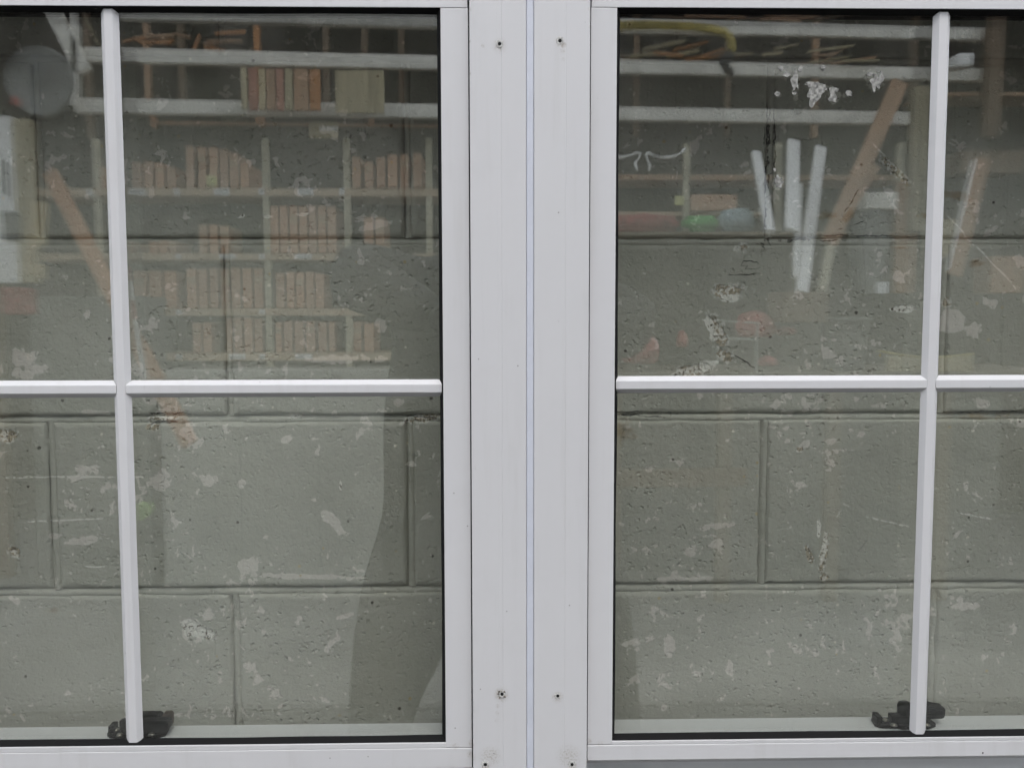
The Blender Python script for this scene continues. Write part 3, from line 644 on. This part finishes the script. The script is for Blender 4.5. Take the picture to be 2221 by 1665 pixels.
M['shed'] = simple('tarred_boards', (0.040, 0.034, 0.028), 0.9, 0.3, 4); M['grey'] = simple('grey_steel', (0.42, 0.43, 0.40), 0.5, 0.1, 6); M['panel'] = simple('grey_laminate', (0.44, 0.44, 0.40), 0.55, 0.06, 3)
M['bucket'] = simple('dull_grey', (0.20, 0.205, 0.195), 0.5, 0.25, 5); M['copper'] = simple('copper_pipe', (0.52, 0.29, 0.16), 0.5, 0.15, 20); M['coat'] = simple('black_coat_cloth', (0.016, 0.016, 0.018), 0.95, 0.3, 30, bump=0.3); M['skin'] = simple('skin', (0.50, 0.30, 0.22), 0.55, 0.06, 25)
M['camera'] = simple('camera_body', (0.02, 0.02, 0.02), 0.5, 0.2, 60); M['bench'] = wood('bench_timber', (0.22, 0.18, 0.13), 0.2, 'X'); M['cabinet'] = simple('dark_steel_doors', (0.15, 0.155, 0.145), 0.6, 0.1, 5)

def mbox(name, px0, py0, px1, py1, R, dep, mat, parent=None, bev=0.003, zfloor=None):
    a, b = mir(px0, py0, R), mir(px1, py1, R)
    return box(name, a.x, b.x, -R - dep, -R, b.z if zfloor is None else zfloor, a.z, mat, parent, bev, 1)

# ---- open shed
sh = empty('open_shed', 'dark open fronted shed behind the photographer, seen only reflected in the panes', 'shed', (0, -5.6, 0)); sh['kind'] = 'thing'
def shed():
    def part(n, *a):
        o = box(n, *a); o.parent = sh; o.location = (0, 5.6, 0); return o
    x0, x1 = -3.9, 4.1
    n = 40; w = (x1 - x0)/n
    for i in range(n):
        o = part('wall_board', x0 + i*w + .004, x0 + (i+1)*w - .004, -5.62 - .012*(i % 2), -5.59 - .012*(i % 2), .02, 4.1, M['shed'])
    part('sky_block_sheet', x0, x1, -5.68, -5.65, .0, 4.1, M['shed'])  # added to block sky light through the gaps between the boards
    part('side_wall', x0 - .08, x0 - .01, -5.6, -4.8, 0, 4.15, M['shed']); part('side_wall', x1 + .01, x1 + .08, -5.6, -4.8, 0, 4.15, M['shed'])
    bm = bmesh.new(); m = 160; prev = None
    for i in range(m+1):
        x = x0 - .2 + (x1 - x0 + .4)*i/m; dz = .018*math.sin(i*math.pi/2)
        ring = [bm.verts.new((x, -5.75, 4.16 + dz)), bm.verts.new((x, -4.75, 4.28 + dz)), bm.verts.new((x, -4.75, 4.295 + dz)), bm.verts.new((x, -5.75, 4.175 + dz))]
        if prev:
            for q in range(4): bm.faces.new((prev[q], prev[(q+1) % 4], ring[(q+1) % 4], ring[q]))
        prev = ring
    o = finish(bm, 'roof_sheet', M['shed'], sh, loc=(0, 5.6, 0))
    for x in (x0, x1 - .09): part('post', x, x + .09, -4.90, -4.81, 0, 4.22, M['dim'])
    part('eaves_beam', x0 + .091, x1 - .091, -4.89, -4.82, 4.10, 4.22, M['dim'])
shed()

# ---- cantilever rack with three pale rails
RL, RR = 3.72, 4.30
rk = empty('timber_rack', 'tall timber rack with three long pale galvanised rails, high in the reflections', 'rack', (0, 0, 0))
def rail(y_l, y_r, xl, xr, h):
    a, b = mir(xl, y_l, RL), mir(xr, y_r, RR); L = (b - a).length
    o = beam('rail', a, b, h, .05, M['galv'], rk, .004)
rail(27, 78, 262, 2160, .066); rail(115, 166, 175, 2150, .070); rail(226, 260, 163, 1975, .072)
for px, mat, y0, y1 in ((188, 'dim', 20, 300), (317, 'brown', 20, 235), (392, 'dim', 20, 215), (558, 'orange', 20, 265), (708, 'dim', 20, 240), (792, 'dim', 20, 240), (872, 'dim', 20, 240), (1385, 'dim', 20, 305), (1585, 'dim', 20, 305), (1776, 'brown', 20, 305), (1990, 'dim', 20, 300)):
    a = mir(px, y0, 5.05); b = mir(px, y1, 5.05)
    box('upright', a.x - .020, a.x + .020, -5.10, -5.05, b.z - .0, a.z + .6, M[mat], rk, .003, 1)
a, b = mir(118, 22, 3.66), mir(180, 152, 3.66); beam('brace', b, a + (a - b)*.25, .075, .045, M['galv'], rk)
beam('arm', (mir(163, 228, 3.66)), (mir(163, 20, 3.66)), .03, .04, M['galv'], rk)
b = mir(2152, 68, 4.2); box('end_post', mir(2150, 65, 4.2).x, mir(2182, 65, 4.2).x, -4.27, -4.2, mir(2160, 300, 4.2).z, b.z + .1, M['dim'], rk, .004)
b = mir(60, 60, 4.1); box('end_post', mir(-60, 65, 4.1).x, mir(-25, 65, 4.1).x, -4.17, -4.1, 0.0, b.z + .3, M['dim'], rk, .004)

# ---- timber offcuts lying in the rack
rnd = random.Random(21)
def stick(x0, y0, x1, y1, R, w, mat, label, name='timber_offcut'):
    o = beam(name, mir(x0, y0, R), mir(x1, y1, R + .08), w, .02, M[mat], None, .002)
    tag(o, label, 'timber', 'offcuts lying on the rack')
for i in range(11):
    x = rnd.uniform(268, 500); l = rnd.uniform(25, 90); y = rnd.uniform(70, 103); stick(x, y, x + l, y + rnd.uniform(-12, 12), 4.0 + i*.03, rnd.uniform(.008, .02), ('orange', 'brown')[i % 2], 'orange brown timber offcut lying on the rack above the coloured boards')
stick(422, 105, 436, 72, 4.0, .010, 'orange', 'short upright orange timber offcut on the rack above the brown boxes')
stick(188, 38, 216, 98, 3.9, .006, 'khaki', 'thin pale lath slanting on the rack behind the glazing bar')
for i in range(12):
    x = rnd.uniform(1345, 1560); l = rnd.uniform(30, 100); y = rnd.uniform(105, 132); stick(x, y, x + l, y + rnd.uniform(-22, 8), 4.05 + i*.03, rnd.uniform(.008, .02), ('orange', 'dim', 'khaki')[i % 3], 'timber offcut lying on the rack below the yellow hose')
for i in range(9):
    x = rnd.uniform(1640, 1840); l = rnd.uniform(40, 110); y = rnd.uniform(100, 146); stick(x, y, x + l, y - rnd.uniform(0, 25), 4.1 + i*.03, rnd.uniform(.008, .018), ('khaki', 'brown')[i % 2], 'thin timber offcut lying on the rack above the white flaked paint')
for i in range(8):
    x = rnd.uniform(1400, 1900); l = rnd.uniform(60, 160); y = rnd.uniform(34, 48); stick(x, y, x + l, y + rnd.uniform(-8, 8), 4.2 + i*.03, rnd.uniform(.012, .025), ('brown', 'dim')[i % 2], 'dark timber offcut on the top rail of the rack near the yellow hose')

# ---- sample boards standing against the lowest rail
for px0, px1, y0, y1, mat, lab in ((523, 540, 145, 236, 'khaki', 'narrow khaki board, first of the upright boards on the lowest rail'), (540, 562, 147, 237, 'redb', 'bright red brown board standing between two khaki boards on the rail'),
        (562, 579, 147, 237, 'pine', 'pale khaki board standing beside the bright red board on the rail'), (579, 600, 148, 238, 'brown', 'mid brown board standing on the rail beside the pale khaki one'),
        (600, 619, 148, 238, 'redb', 'dull red brown board standing in the middle of the upright boards'), (619, 638, 149, 238, 'khaki', 'brownish khaki board between the dull red board and a wide brown one'),
        (638, 672, 149, 239, 'brown', 'wide brown board, second last of the close set upright boards'), (672, 698, 150, 239, 'orange', 'orange brown board at the end of the close set upright boards'),
        (728, 836, 152, 245, 'khaki', 'large square khaki board standing apart on the lowest rail')):
    o = mbox('sample_board', px0 + .6, y0, px1 - .6, y1, 3.70 + .0003*(px0 - 523), .022, M[mat]); tag(o, lab, 'board', 'boards standing on the rack')

# ---- copper pipe under the rack, with its clips
cp = empty('copper_pipe', 'thin orange copper pipe running below the lowest rail of the rack', 'pipe')
tube('pipe', [mir(338, 265, 4.1), mir(560, 268, 4.1), mir(960, 274, 4.1)], .007, M['copper'], cp)
for px in (332, 568, 806): mbox('clip', px - 5, 248, px + 7, 274, 4.11, .03, M['copper'], cp)
o = mbox('notice', 672, 264, 736, 299, 3.95, .006, M['khaki']); tag(o, 'pale folded notice hanging from the copper pipe', 'notice'); mbox('paper', 694, 273, 735, 283, 3.944, .0055, M['card'], o)

# ---- shelving with brown boxes
SHR = 4.2
su = empty('shelf_unit', 'pale timber shelf unit holding rows of brown boxes, reflected beside the left glazing bar', 'shelf')
SHELF = [(405, 426, 60, 960), (547, 564, 60, 960), (667, 684, 60, 960), (763, 781, 60, 960)]
for y0, y1, xa, xb in SHELF:
    mbox('shelf_board', xa, y0, xb, y1, SHR, .42, M['shelf'], su)
for px in (207, 575, 752, 931): 
    a = mir(px - 7, 298, SHR); b = mir(px + 7, 298, SHR); box('shelf_post', a.x, b.x, -SHR - .05, -SHR - .006, .02, a.z, M['upright'], su, .003, 1)
mbox('back_board', 60, 300, 960, 800, SHR + .425, .02, M['shed'], su)
lw = [(190, 204, 0), (282, 318, 0), (378, 392, 0), (465, 500, 0), (562, 575, 0), (647, 682, 0), (737, 749, 0), (382, 395, 1), (476, 512, 1), (562, 575, 1), (640, 677, 1), (300, 320, 2), (382, 396, 2), (562, 575, 2), (382, 396, 3), (497, 532, 3), (562, 575, 3), (640, 677, 3)]
for xa, xb, k in lw:
    y0, y1 = SHELF[k][:2]; l = mbox('shelf_label', xa, y0 + 3, xb, y1 - 4, SHR - .0035, .003, M['card'], su, 0)
    mbox('print', xa + 3, y0 + 8, xb - 3, y0 + 11, SHR - .0045, .0008, M['grey'], l, 0)
ORD = 'first second third fourth fifth sixth seventh eighth ninth tenth eleventh twelfth thirteenth fourteenth fifteenth sixteenth seventeenth'.split()
ROWS = {0: ('top shelf', [(217, 234, 360), (288, 308, 350), (313, 334, 348), (338, 358, 352), (363, 384, 360), (404, 423, 315), (430, 450, 317), (455, 475, 318), (477, 498, 322), (499, 520, 330), (522, 543, 352), (765, 785, 340), (792, 812, 350), (818, 838, 340), (842, 864, 335), (868, 888, 334), (897, 917, 332)]),
        1: ('second shelf', [(278, 292, 523), (325, 344, 522), (346, 366, 520), (367, 384, 521), (432, 452, 487), (455, 474, 486), (478, 498, 489), (586, 606, 446), (607, 627, 445), (628, 648, 445), (649, 669, 446), (670, 689, 445), (690, 710, 446), (711, 732, 447), (790, 812, 470), (815, 836, 470)]),
        2: ('third shelf', [(292, 320, 586), (324, 354, 585), (357, 386, 586), (405, 428, 581), (431, 452, 582), (455, 474, 580), (478, 498, 582), (501, 523, 579), (526, 548, 580), (551, 573, 580), (598, 618, 590), (621, 640, 588), (642, 661, 589), (663, 683, 588), (684, 704, 592), (790, 812, 590), (820, 842, 590)]),
        3: ('lowest shelf', [(417, 436, 698), (440, 460, 697), (490, 506, 688), (508, 527, 686), (529, 548, 687), (551, 572, 688), (597, 612, 697), (615, 635, 694), (638, 660, 696), (663, 685, 695), (690, 710, 697), (713, 728, 696), (765, 785, 697), (790, 812, 700)])}
for k, (nm, row) in ROWS.items():
    for i, (xa, xb, yt) in enumerate(row):
        yb = SHELF[k][0] - 1; R = SHR + .012 + rnd.uniform(0, .03); a, b = mir(xa, yt, R), mir(xb, yb, R)
        zf = mir(xa, SHELF[k][0], SHR).z + .0005
        o = box('cardboard_box', 0, b.x - a.x - .002, -.30, 0, 0, a.z - zf, M['box'], None, .004, 1); o.location = (a.x, -R, zf)
        tag(o, '%s upright brown box from the left on the %s of the reflected shelf unit' % (ORD[i], nm), 'box', 'brown boxes on the ' + nm)
        flap = box('spine_gap', (b.x - a.x)*.08, (b.x - a.x)*.92, -.02, .0016, (a.z - zf)*.62, (a.z - zf)*.80, M['shelf'], o, .0006, 1) if i % 3 == 0 else None
o = mbox('sticky_note', 449, 380, 472, 402, SHR - .002, .002, M['note'], None, 0); tag(o, 'lime yellow note stuck to a tall brown box on the top shelf', 'note')

# ---- things round the shelves on the left
o = mbox('low_cabinet', 345, 800, 1010, 1300, 3.95, .5, M['panel'], None, .006, 0.0); tag(o, 'long pale grey cabinet under the shelf unit, reflected in the lower panes', 'cabinet')
for px in (520, 690, 850):
    a = mir(px, 1000, 3.949); box('door_gap', a.x - .0012, a.x + .0012, -3.96, -3.9488, .08, 1.1, M['cabinet'], o)
w = mir(92, 175, 3.2); k = (D + 3.2)/FPX
lid = lathe('round_lid', [(72*k, 0), (72*k, .012), (69*k, .016), (66*k, .010), (30*k, .026), (.02, .032)], M['bucket'], None, 40, 'Y'); lid.location = w
tag(lid, 'round grey metal lid hanging high at the far left of the reflections', 'lid'); mbox('red_tab', 27, 207, 46, 227, 3.17, .01, M['red'], None).parent = lid
bpy.context.view_layer.update()
tb = [c for c in lid.children][0]; tb.matrix_parent_inverse = lid.matrix_world.inverted()
dr = empty('white_door_panel', 'white door panel with a brown edge standing at the far left', 'panel')
a = mir(-160, 248, 3.4); b = mir(43, 610, 3.4); box('panel', a.x, b.x, -3.44, -3.4, b.z, a.z, M['white'], dr, .003); c = mir(68, 255, 3.4); box('edge', b.x + .001, c.x, -3.45, -3.395, b.z, c.z, M['khaki'], dr, .003)
pt = mbox('handle', 8, 345, 17, 420, 3.385, .014, M['dark'], dr); mbox('letter_slot', 5, 455, 46, 520, 3.392, .006, M['cabinet'], dr)
o = prism('shaped_board', [(mir(x, y, 3.3).x, mir(x, y, 3.3).z) for x, y in ((73, 434), (101, 434), (99, 470), (95, 500), (97, 526), (72, 540), (70, 570), (97, 571), (95, 601), (50, 590), (62, 520))], -3.325, -3.3, 'Y', M['pine']); tag(o, 'pale notched board hanging beside the white door panel', 'board')
o = beam('leaning_plank', mir(408, 960, 2.9), mir(106, 368, 3.5), .070, .03, M['warm'], None, .003); tag(o, 'long brown plank leaning across the shelves behind the left glazing bar', 'plank')
sp = empty('striped_pole', 'red and white striped marking pole beside the left glazing bar', 'pole')
for (x0, y0, x1, y1, m_) in ((281, 578, 284, 607, 'red'), (284, 607, 289, 650, 'white'), (289, 650, 295, 690, 'red'), (295, 690, 318, 840, 'white')): beam('band', mir(x1, y1, 3.0), mir(x0, y0, 3.0), .018, .018, M[m_], sp, .002)
lr = lathe('tape_reel', [(.030, -.02), (.034, -.02), (.034, .02), (.030, .02)], M['lime'], None, 20, 'Y'); lr.location = mir(310, 1103, 2.6); tag(lr, 'small lime green tape reel low beside the left glazing bar', 'tape reel')
o = mbox('steel_locker', 60, 640, 330, 1200, 3.9, .5, M['cabinet'], None, .006, 0.0); tag(o, 'dark grey steel locker below the shelves at the far left', 'locker')
o = mbox('toolbox', 0, 620, 40, 680, 3.5, .2, M['rag'], None, .01); tag(o, 'small dull red toolbox standing on the steel locker', 'toolbox')

# ---- the other bay: shelves, leaning lengths, bench
s2 = empty('brown_shelf', 'brown timber shelf with two tiers behind the leaning white lengths', 'shelf')
mbox('shelf_board', 1330, 381, 1965, 396, 4.25, .35, M['brown'], s2); mbox('shelf_board', 1330, 462, 1660, 472, 4.25, .35, M['shelf'], s2); mbox('shelf_board', 1330, 505, 1960, 514, 4.25, .35, M['shelf'], s2)
for px in (1489, 1688, 1950): 
    a = mir(px - 7, 316, 4.24); b = mir(px + 7, 316, 4.24); box('shelf_post', a.x, b.x, -4.235, -4.20, mir(px, 506, 4.2).z, a.z, M['upright'], s2, .003, 1)
mbox('shelf_back', 1330, 300, 2000, 830, 4.62, .02, M['shed'], s2)
for pts, lab in (([(1338, 344), (1352, 344), (1368, 340), (1382, 334), (1390, 336), (1388, 346), (1379, 355), (1381, 365), (1385, 374)], 'short end of white rope draped over the brown shelf'), ([(1409, 374), (1411, 362), (1406, 350), (1402, 338), (1408, 335), (1422, 341), (1438, 345), (1455, 344), (1470, 340), (1482, 332), (1488, 324)], 'longer white rope sagging up to the shelf post')):
    o = tube('rope', [mir(x, y, 4.1) for x, y in pts], [.007 + .003*math.sin(i*2.1) for i in range(len(pts))], M['white'], None, 8); tag(o, lab, 'rope')
def length(p0, p1, w, R0, R1, mat, name, label, dep=.03):
    o = beam(name, mir(p1[0], p1[1], R1), mir(p0[0], p0[1], R0), w, dep, M[mat], None, .003); return tag(o, label, 'plank', 'lengths leaning together')
length((1642, 330), (1672, 502), .052, 4.15, 3.7, 'white', 'white_length', 'shortest white length, leaning the other way from its neighbours')
length((1724, 306), (1720, 500), .068, 4.18, 3.7, 'white', 'white_length', 'tallest and widest white length, almost upright')
length((1736, 400), (1729, 602), .034, 4.08, 3.66, 'white', 'white_length', 'narrow white length in front of the widest one')
o = length((1783, 320), (1741, 634), .062, 4.15, 3.6, 'white', 'white_length', 'white channel length with a groove, leaning towards the brown planks')
length((1805, 532), (1784, 634), .045, 3.72, 3.66, 'upright', 'white_length', 'short pale length standing in the brown crate')
length((1957, 178), (1800, 530), .085, 3.95, 3.7, 'brown', 'brown_plank', 'long brown plank leaning at a slant from the upper rail')
length((1902, 362), (1815, 505), .050, 3.9, 3.75, 'brown', 'brown_plank', 'short brown plank leaning below the long slanting one')
length((2137, 348), (2072, 600), .075, 3.7, 3.6, 'brown', 'brown_plank', 'brown plank leaning beyond the right glazing bar')
length((2118, 350), (2058, 590), .012, 3.68, 3.58, 'white', 'white_lath', 'thin white lath lying along the edge of the farthest brown plank', .02)
o = mbox('crate', 1703, 636, 1795, 702, 3.6, .3, M['dim'], None, .005); tag(o, 'brown crate holding the feet of the leaning lengths', 'crate')
o = mbox('ochre_post', 1985, 190, 2012, 505, 4.0, .05, M['khaki'], None, .004); tag(o, 'ochre timber post standing just inside the right glazing bar', 'post')
o = mbox('meter_box', 1878, 421, 1948, 458, 4.0, .12, M['galv'], None, .006); tag(o, 'pale grey metal meter box beside the ochre post', 'meter box')
o = prism('sack', [(mir(x, y, 3.98).x, mir(x, y, 3.98).z) for x, y in ((1880, 459), (1922, 459), (1934, 520), (1910, 640), (1870, 640), (1862, 520))], -4.15, -3.98, 'Y', M['bucket'], None, .02); tag(o, 'grey sack hanging under the meter box', 'sack')
o = mbox('plywood_sheet', 1946, 398, 1984, 640, 4.05, .03, M['brown'], None, .004); tag(o, 'upright brown plywood sheet between the grey sack and the ochre post', 'plywood')
def bag(name, pts, R, dep, mat, label, cat):
    bm = bmesh.new(); bm_prism(bm, [(mir(x, y, R).x, mir(x, y, R).z) for x, y in pts], -R - dep, -R, 'Y')
    bmesh.ops.bevel(bm, geom=bm.edges[:], offset=dep*.22, segments=3, affect='EDGES'); o = finish(bm, name, M[mat], None, True); return tag(o, label, cat)
bag('green_bag', [(1484, 471), (1561, 470), (1563, 503), (1495, 504), (1492, 485)], 4.1, .10, 'green', 'bright green bag lying on the shelf', 'bag')
bag('blue_bag', [(1562, 462), (1590, 454), (1636, 454), (1642, 503), (1566, 503)], 4.12, .10, 'blue', 'pale blue plastic bag lying next to the green bag', 'bag')
bag('red_bundle', [(1335, 470), (1400, 465), (1478, 472), (1480, 503), (1335, 503)], 4.14, .12, 'rag', 'dark red cloth bundle on the shelf beside the green bag', 'bundle')
o = mbox('brown_carton', 1500, 425, 1600, 461, 4.2, .2, M['box'], None, .005); tag(o, 'flat brown carton on the shelf above the blue bag', 'carton')
o = mbox('yellow_note', 1465, 428, 1484, 448, 4.195, .002, M['note'], None, 0); tag(o, 'small yellow note pinned beside the shelf post', 'note')
# yellow hose over the top rails
ho = empty('yellow_hose', 'thick yellow hose bent over the rack rails with a dark nozzle', 'hose')
tube('hose', [mir(x, y, 3.9) for x, y in ((1300, 60), (1360, 58), (1430, 58), (1500, 61), (1545, 66), (1572, 72), (1586, 84), (1590, 100), (1589, 118))], .022, M['yellow'], ho)
tube('nozzle', [mir(x, y, 3.88) for x, y in ((1589, 118), (1580, 128), (1572, 140), (1580, 155), (1592, 166))], [.024, .03, .026, .022, .014], M['dark'], ho)
tube('trigger', [mir(x, y, 3.87) for x, y in ((1565, 122), (1575, 145), (1586, 160))], .010, M['dark'], ho)
# white block put in for a window pane glint beyond the end post
o = mbox('pane_glint_box', 2078, 118, 2114, 147, 4.1, .12, M['white'], None, .01); tag(o, 'white box standing in for a pane glint next to the orange end post', 'glint')
# workbench and what lies on it
BR = 3.5
bz = mir(1600, 812, BR).z
wb = empty('workbench', 'long dark timber workbench in front of the brown shelf', 'bench')
x0, x1 = mir(1300, 812, BR).x, mir(2330, 812, BR).x
box('bench_top', x0, x1, -BR - .75, -BR, bz - .05, bz, M['bench'], wb, .004)
for i in range(5):
    xx = x0 + .05 + (x1 - x0 - .15)*i/4; box('leg', xx, xx + .07, -BR - .12, -BR - .05, 0, bz - .051, M['bench'], wb, .003); box('leg', xx, xx + .07, -BR - .72, -BR - .65, 0, bz - .051, M['bench'], wb, .003)
box('back_panel', x0 + .02, x1 - .02, -BR - .64, -BR - .62, .02, bz - .052, M['cabinet'], wb)
mb_ = mir(1400, 1040, BR - .02); box('cross_rail', x0, mir(1620, 1040, BR).x, -BR - .045, -BR - .005, mb_.z - .045, mb_.z + .045, M['dim'], wb, .003)
def hump(name, px, py, rx, rz, R, mat, label, cat, dep=.12):
    """dome shaped object: helmet, heap of cloth"""
    p = mir(px, py, R); k = (D + R)/FPX; bm = bmesh.new(); bmesh.ops.create_icosphere(bm, subdivisions=3, radius=1)
    sd = rnd.uniform(0, 50)
    for v in bm.verts:
        n_ = mnoise.noise(v.co*1.7 + Vector((sd, 0, 0))); v.co *= 1 + n_*.16
        v.co = Vector((v.co.x*rx*k, v.co.y*dep, max(v.co.z, -.62)*rz*k))
    o = finish(bm, name, M[mat], None, True, (p.x, -R - dep, max(p.z, bz + .62*rz*k))); return tag(o, label, cat)
hump('red_helmet', 1650, 712, 44, 36, 3.45 + .25, 'red', 'shiny red helmet shaped tool case with a pale patch', 'helmet')
hump('red_cloth', 1712, 722, 22, 12, 3.9, 'rag', 'small red cloth lying right beside the red helmet', 'cloth', .06)
hump('red_cloth', 1395, 765, 44, 44, 3.7, 'rag', 'heaped red cloth at the near end of the workbench', 'cloth')
hump('red_can', 1483, 742, 13, 22, 3.75, 'red', 'small red can between the cloth heap and the helmet', 'can', .05)
hump('red_cloth', 1672, 788, 20, 14, 3.6, 'rag', 'red rag at the front edge of the workbench', 'cloth', .06)
fr = empty('pale_bracket', 'thin pale metal bracket frame in front of the red helmet', 'bracket')
for p0, p1 in (((1555, 697), (1602, 700)), ((1614, 701), (1647, 703)), ((1644, 703), (1641, 738)), ((1580, 736), (1642, 738)), ((1641, 738), (1640, 812))): beam('bar', mir(p0[0], p0[1], 3.52), mir(p1[0], p1[1], 3.52), .010, .012, M['grey'], fr, .002)
bk = lathe('bucket', [(.095, 0), (.10, .004), (.125, .26), (.132, .262), (.132, .275), (.122, .275), (.098, .01)], M['bucket'], None, 28, 'Z', smooth=True); p = mir(1828, 812, 3.75); bk.location = (p.x, -3.75, bz); tag(bk, 'pale grey plastic bucket standing on the workbench', 'bucket')
o = tube('yellow_cable', [mir(x, y, 3.55) for x, y in ((1905, 765), (1930, 769), (1960, 774), (2000, 780), (2040, 779), (2110, 772))], .006, M['yellow'], None, 8); tag(o, 'thin yellow cable stretched over the ochre board', 'cable')
o = mbox('ochre_board', 1925, 776, 2110, 812, 3.62, .02, M['khaki'], None, .003); tag(o, 'low ochre board at the back of the workbench', 'board')
o = mbox('pale_card', 1902, 615, 1926, 640, 3.7, .004, M['card'], None, 0); tag(o, 'small white card below the grey sack', 'card')
for (a_, b_, c_, d_, m_, lb) in ((2030, 480, 2080, 560, 'khaki', 'khaki carton on the shelves past the right glazing bar'), (2150, 560, 2221, 640, 'brown', 'brown carton past the right glazing bar near the frame edge'), (2090, 330, 2221, 380, 'dim', 'dark board high past the right glazing bar')):
    o = mbox('carton', a_, b_, c_, d_, 4.3, .2, M[m_], None, .005); tag(o, lb, 'carton')
o = mbox('long_shelf', 2010, 203, 2330, 213, 4.3, .3, M['brown'], None, .003); tag(o, 'narrow brown shelf past the right glazing bar', 'shelf')

# ---- the photographer, standing behind the camera
def photographer():
    root = empty('person', 'person in a bulky black hooded coat taking the photograph with one elbow raised', 'person', (0, -1.42, 0))
    y = -D - .30                                              # chest plane
    V = {}; E = []; Rr = []
    def v(n, x, yy, z, rx, ry=None): V[n] = len(Rr); Rr.append(((x, yy, z), (rx, ry or rx)))
    def e(a, b): E.append((V[a], V[b]))
    v('pelvis', .0, y - .05, .98, .34, .17); v('waist', 0, y - .05, 1.16, .325, .17); v('chest', 0, y - .04, 1.38, .26, .15); v('neck', 0, y - .05, 1.62, .11, .11); v('hood', 0, y - .03, 1.76, .135, .15); v('hoodtop', 0, y - .05, 1.86, .11, .12)
    for s, n in ((-1, 'a'), (1, 'b')):
        v('sh' + n, s*.19, y - .04, 1.55, .105); v('elb' + n, s*.375, y + .02, 1.60 if s < 0 else 1.45, .095); v('wr' + n, s*.13, -D - .075, 1.485, .052)
        v('hip' + n, s*.17, y - .05, .86, .17); v('hem' + n, s*.225, y - .05, .72, .16); v('knee' + n, s*.30, y - .03, .48, .10); v('ank' + n, s*.34, y - .06, .10, .06); v('toe' + n, s*.36, y + .10, .045, .045)
    e('pelvis', 'waist'); e('waist', 'chest'); e('chest', 'neck'); e('neck', 'hood'); e('hood', 'hoodtop')
    for n in 'ab':
        e('chest', 'sh' + n); e('sh' + n, 'elb' + n); e('elb' + n, 'wr' + n); e('pelvis', 'hip' + n); e('hip' + n, 'hem' + n); e('hem' + n, 'knee' + n); e('knee' + n, 'ank' + n); e('ank' + n, 'toe' + n)
    me = bpy.data.meshes.new('body'); me.from_pydata([r[0] for r in Rr], E, []); o = link('body', me, M['coat'], root, (0, 1.42, 0))
    sk = o.modifiers.new('skin', 'SKIN'); sk.use_smooth_shade = True
    for i, d in enumerate(me.skin_vertices[0].data): d.radius = Rr[i][1]; d.use_root = i == 0
    o.modifiers.new('sub', 'SUBSURF').render_levels = 2
    # face inside the hood, hair, eyes, nose, mouth
    bm = bmesh.new(); bmesh.ops.create_uvsphere(bm, u_segments=24, v_segments=18, radius=1)
    for q in bm.verts:
        c = q.co; f = max(0, c.y); nose = math.exp(-((c.x/.16)**2 + ((c.z + .08)/.22)**2))*f; eye = sum(math.exp(-(((c.x - s*.38)/.2)**2 + ((c.z - .12)/.14)**2)) for s in (-1, 1))*f
        q.co = Vector((c.x*.074*(1 - .18*max(0, -c.z)), c.y*.09 + nose*.022 - eye*.010, c.z*.112))
    h = finish(bm, 'head', M['skin'], root, True, (0, y + .058 + 1.42, 1.735))
    for s in (-1, 1): lathe('eye', [(.011, 0), (.009, .006), (.003, .009)], M['white'], h, 12, 'Y', (s*.029, .078, .012))
    lathe('mouth', [(.022, 0), (.018, .004)], M['rag'], h, 14, 'Y', (0, .078, -.058))
    # hands closed round the camera: palm, four fingers, thumb
    for s in (-1, 1):
        bm = bmesh.new(); px = s*.075; py = -D - .062; bm_tube(bm, [(s*.13, -D - .085, 1.482), (s*.10, py, 1.487), (px, py + .004, 1.492)], [.030, .036, .030], 12)
        for f in range(4):
            z = 1.512 - f*.018; l = (.9, 1.0, .95, .78)[f]
            bm_tube(bm, [(s*.088, py + .006, z), (s*.072, py + .028*l, z), (s*.052, py + .034*l, z - .002), (s*.040, py + .030*l, z - .003)], [.0095, .009, .0085, .007], 8)
        bm_tube(bm, [(s*.092, py - .010, 1.485), (s*.075, py - .022, 1.498), (s*.052, py - .026, 1.506)], [.012, .011, .009], 8)
        finish(bm, 'glove', M['coat'], root, True, (0, 1.42, 0))
    for s in (-1, 1): box('shoe', s*.36 - .05, s*.36 + .05, y - .13 + 1.42, y + .17 + 1.42, .0, .085, M['dark'], root, .03, 3)
photographer()
cm = empty('compact_camera', 'small black camera held up in front of the photographer', 'camera', (0, -D - .06, CAMZ))
box('body', -.052, .052, -.018, .012, -.032, .034, M['camera'], cm, .005); lathe('lens', [(.026, .012), (.026, .030), (.022, .032), (.021, .026)], M['camera'], cm, 24, 'Y'); box('shutter_button', -.040, -.028, -.008, .004, .034, .038, M['bolt'], cm, .001)
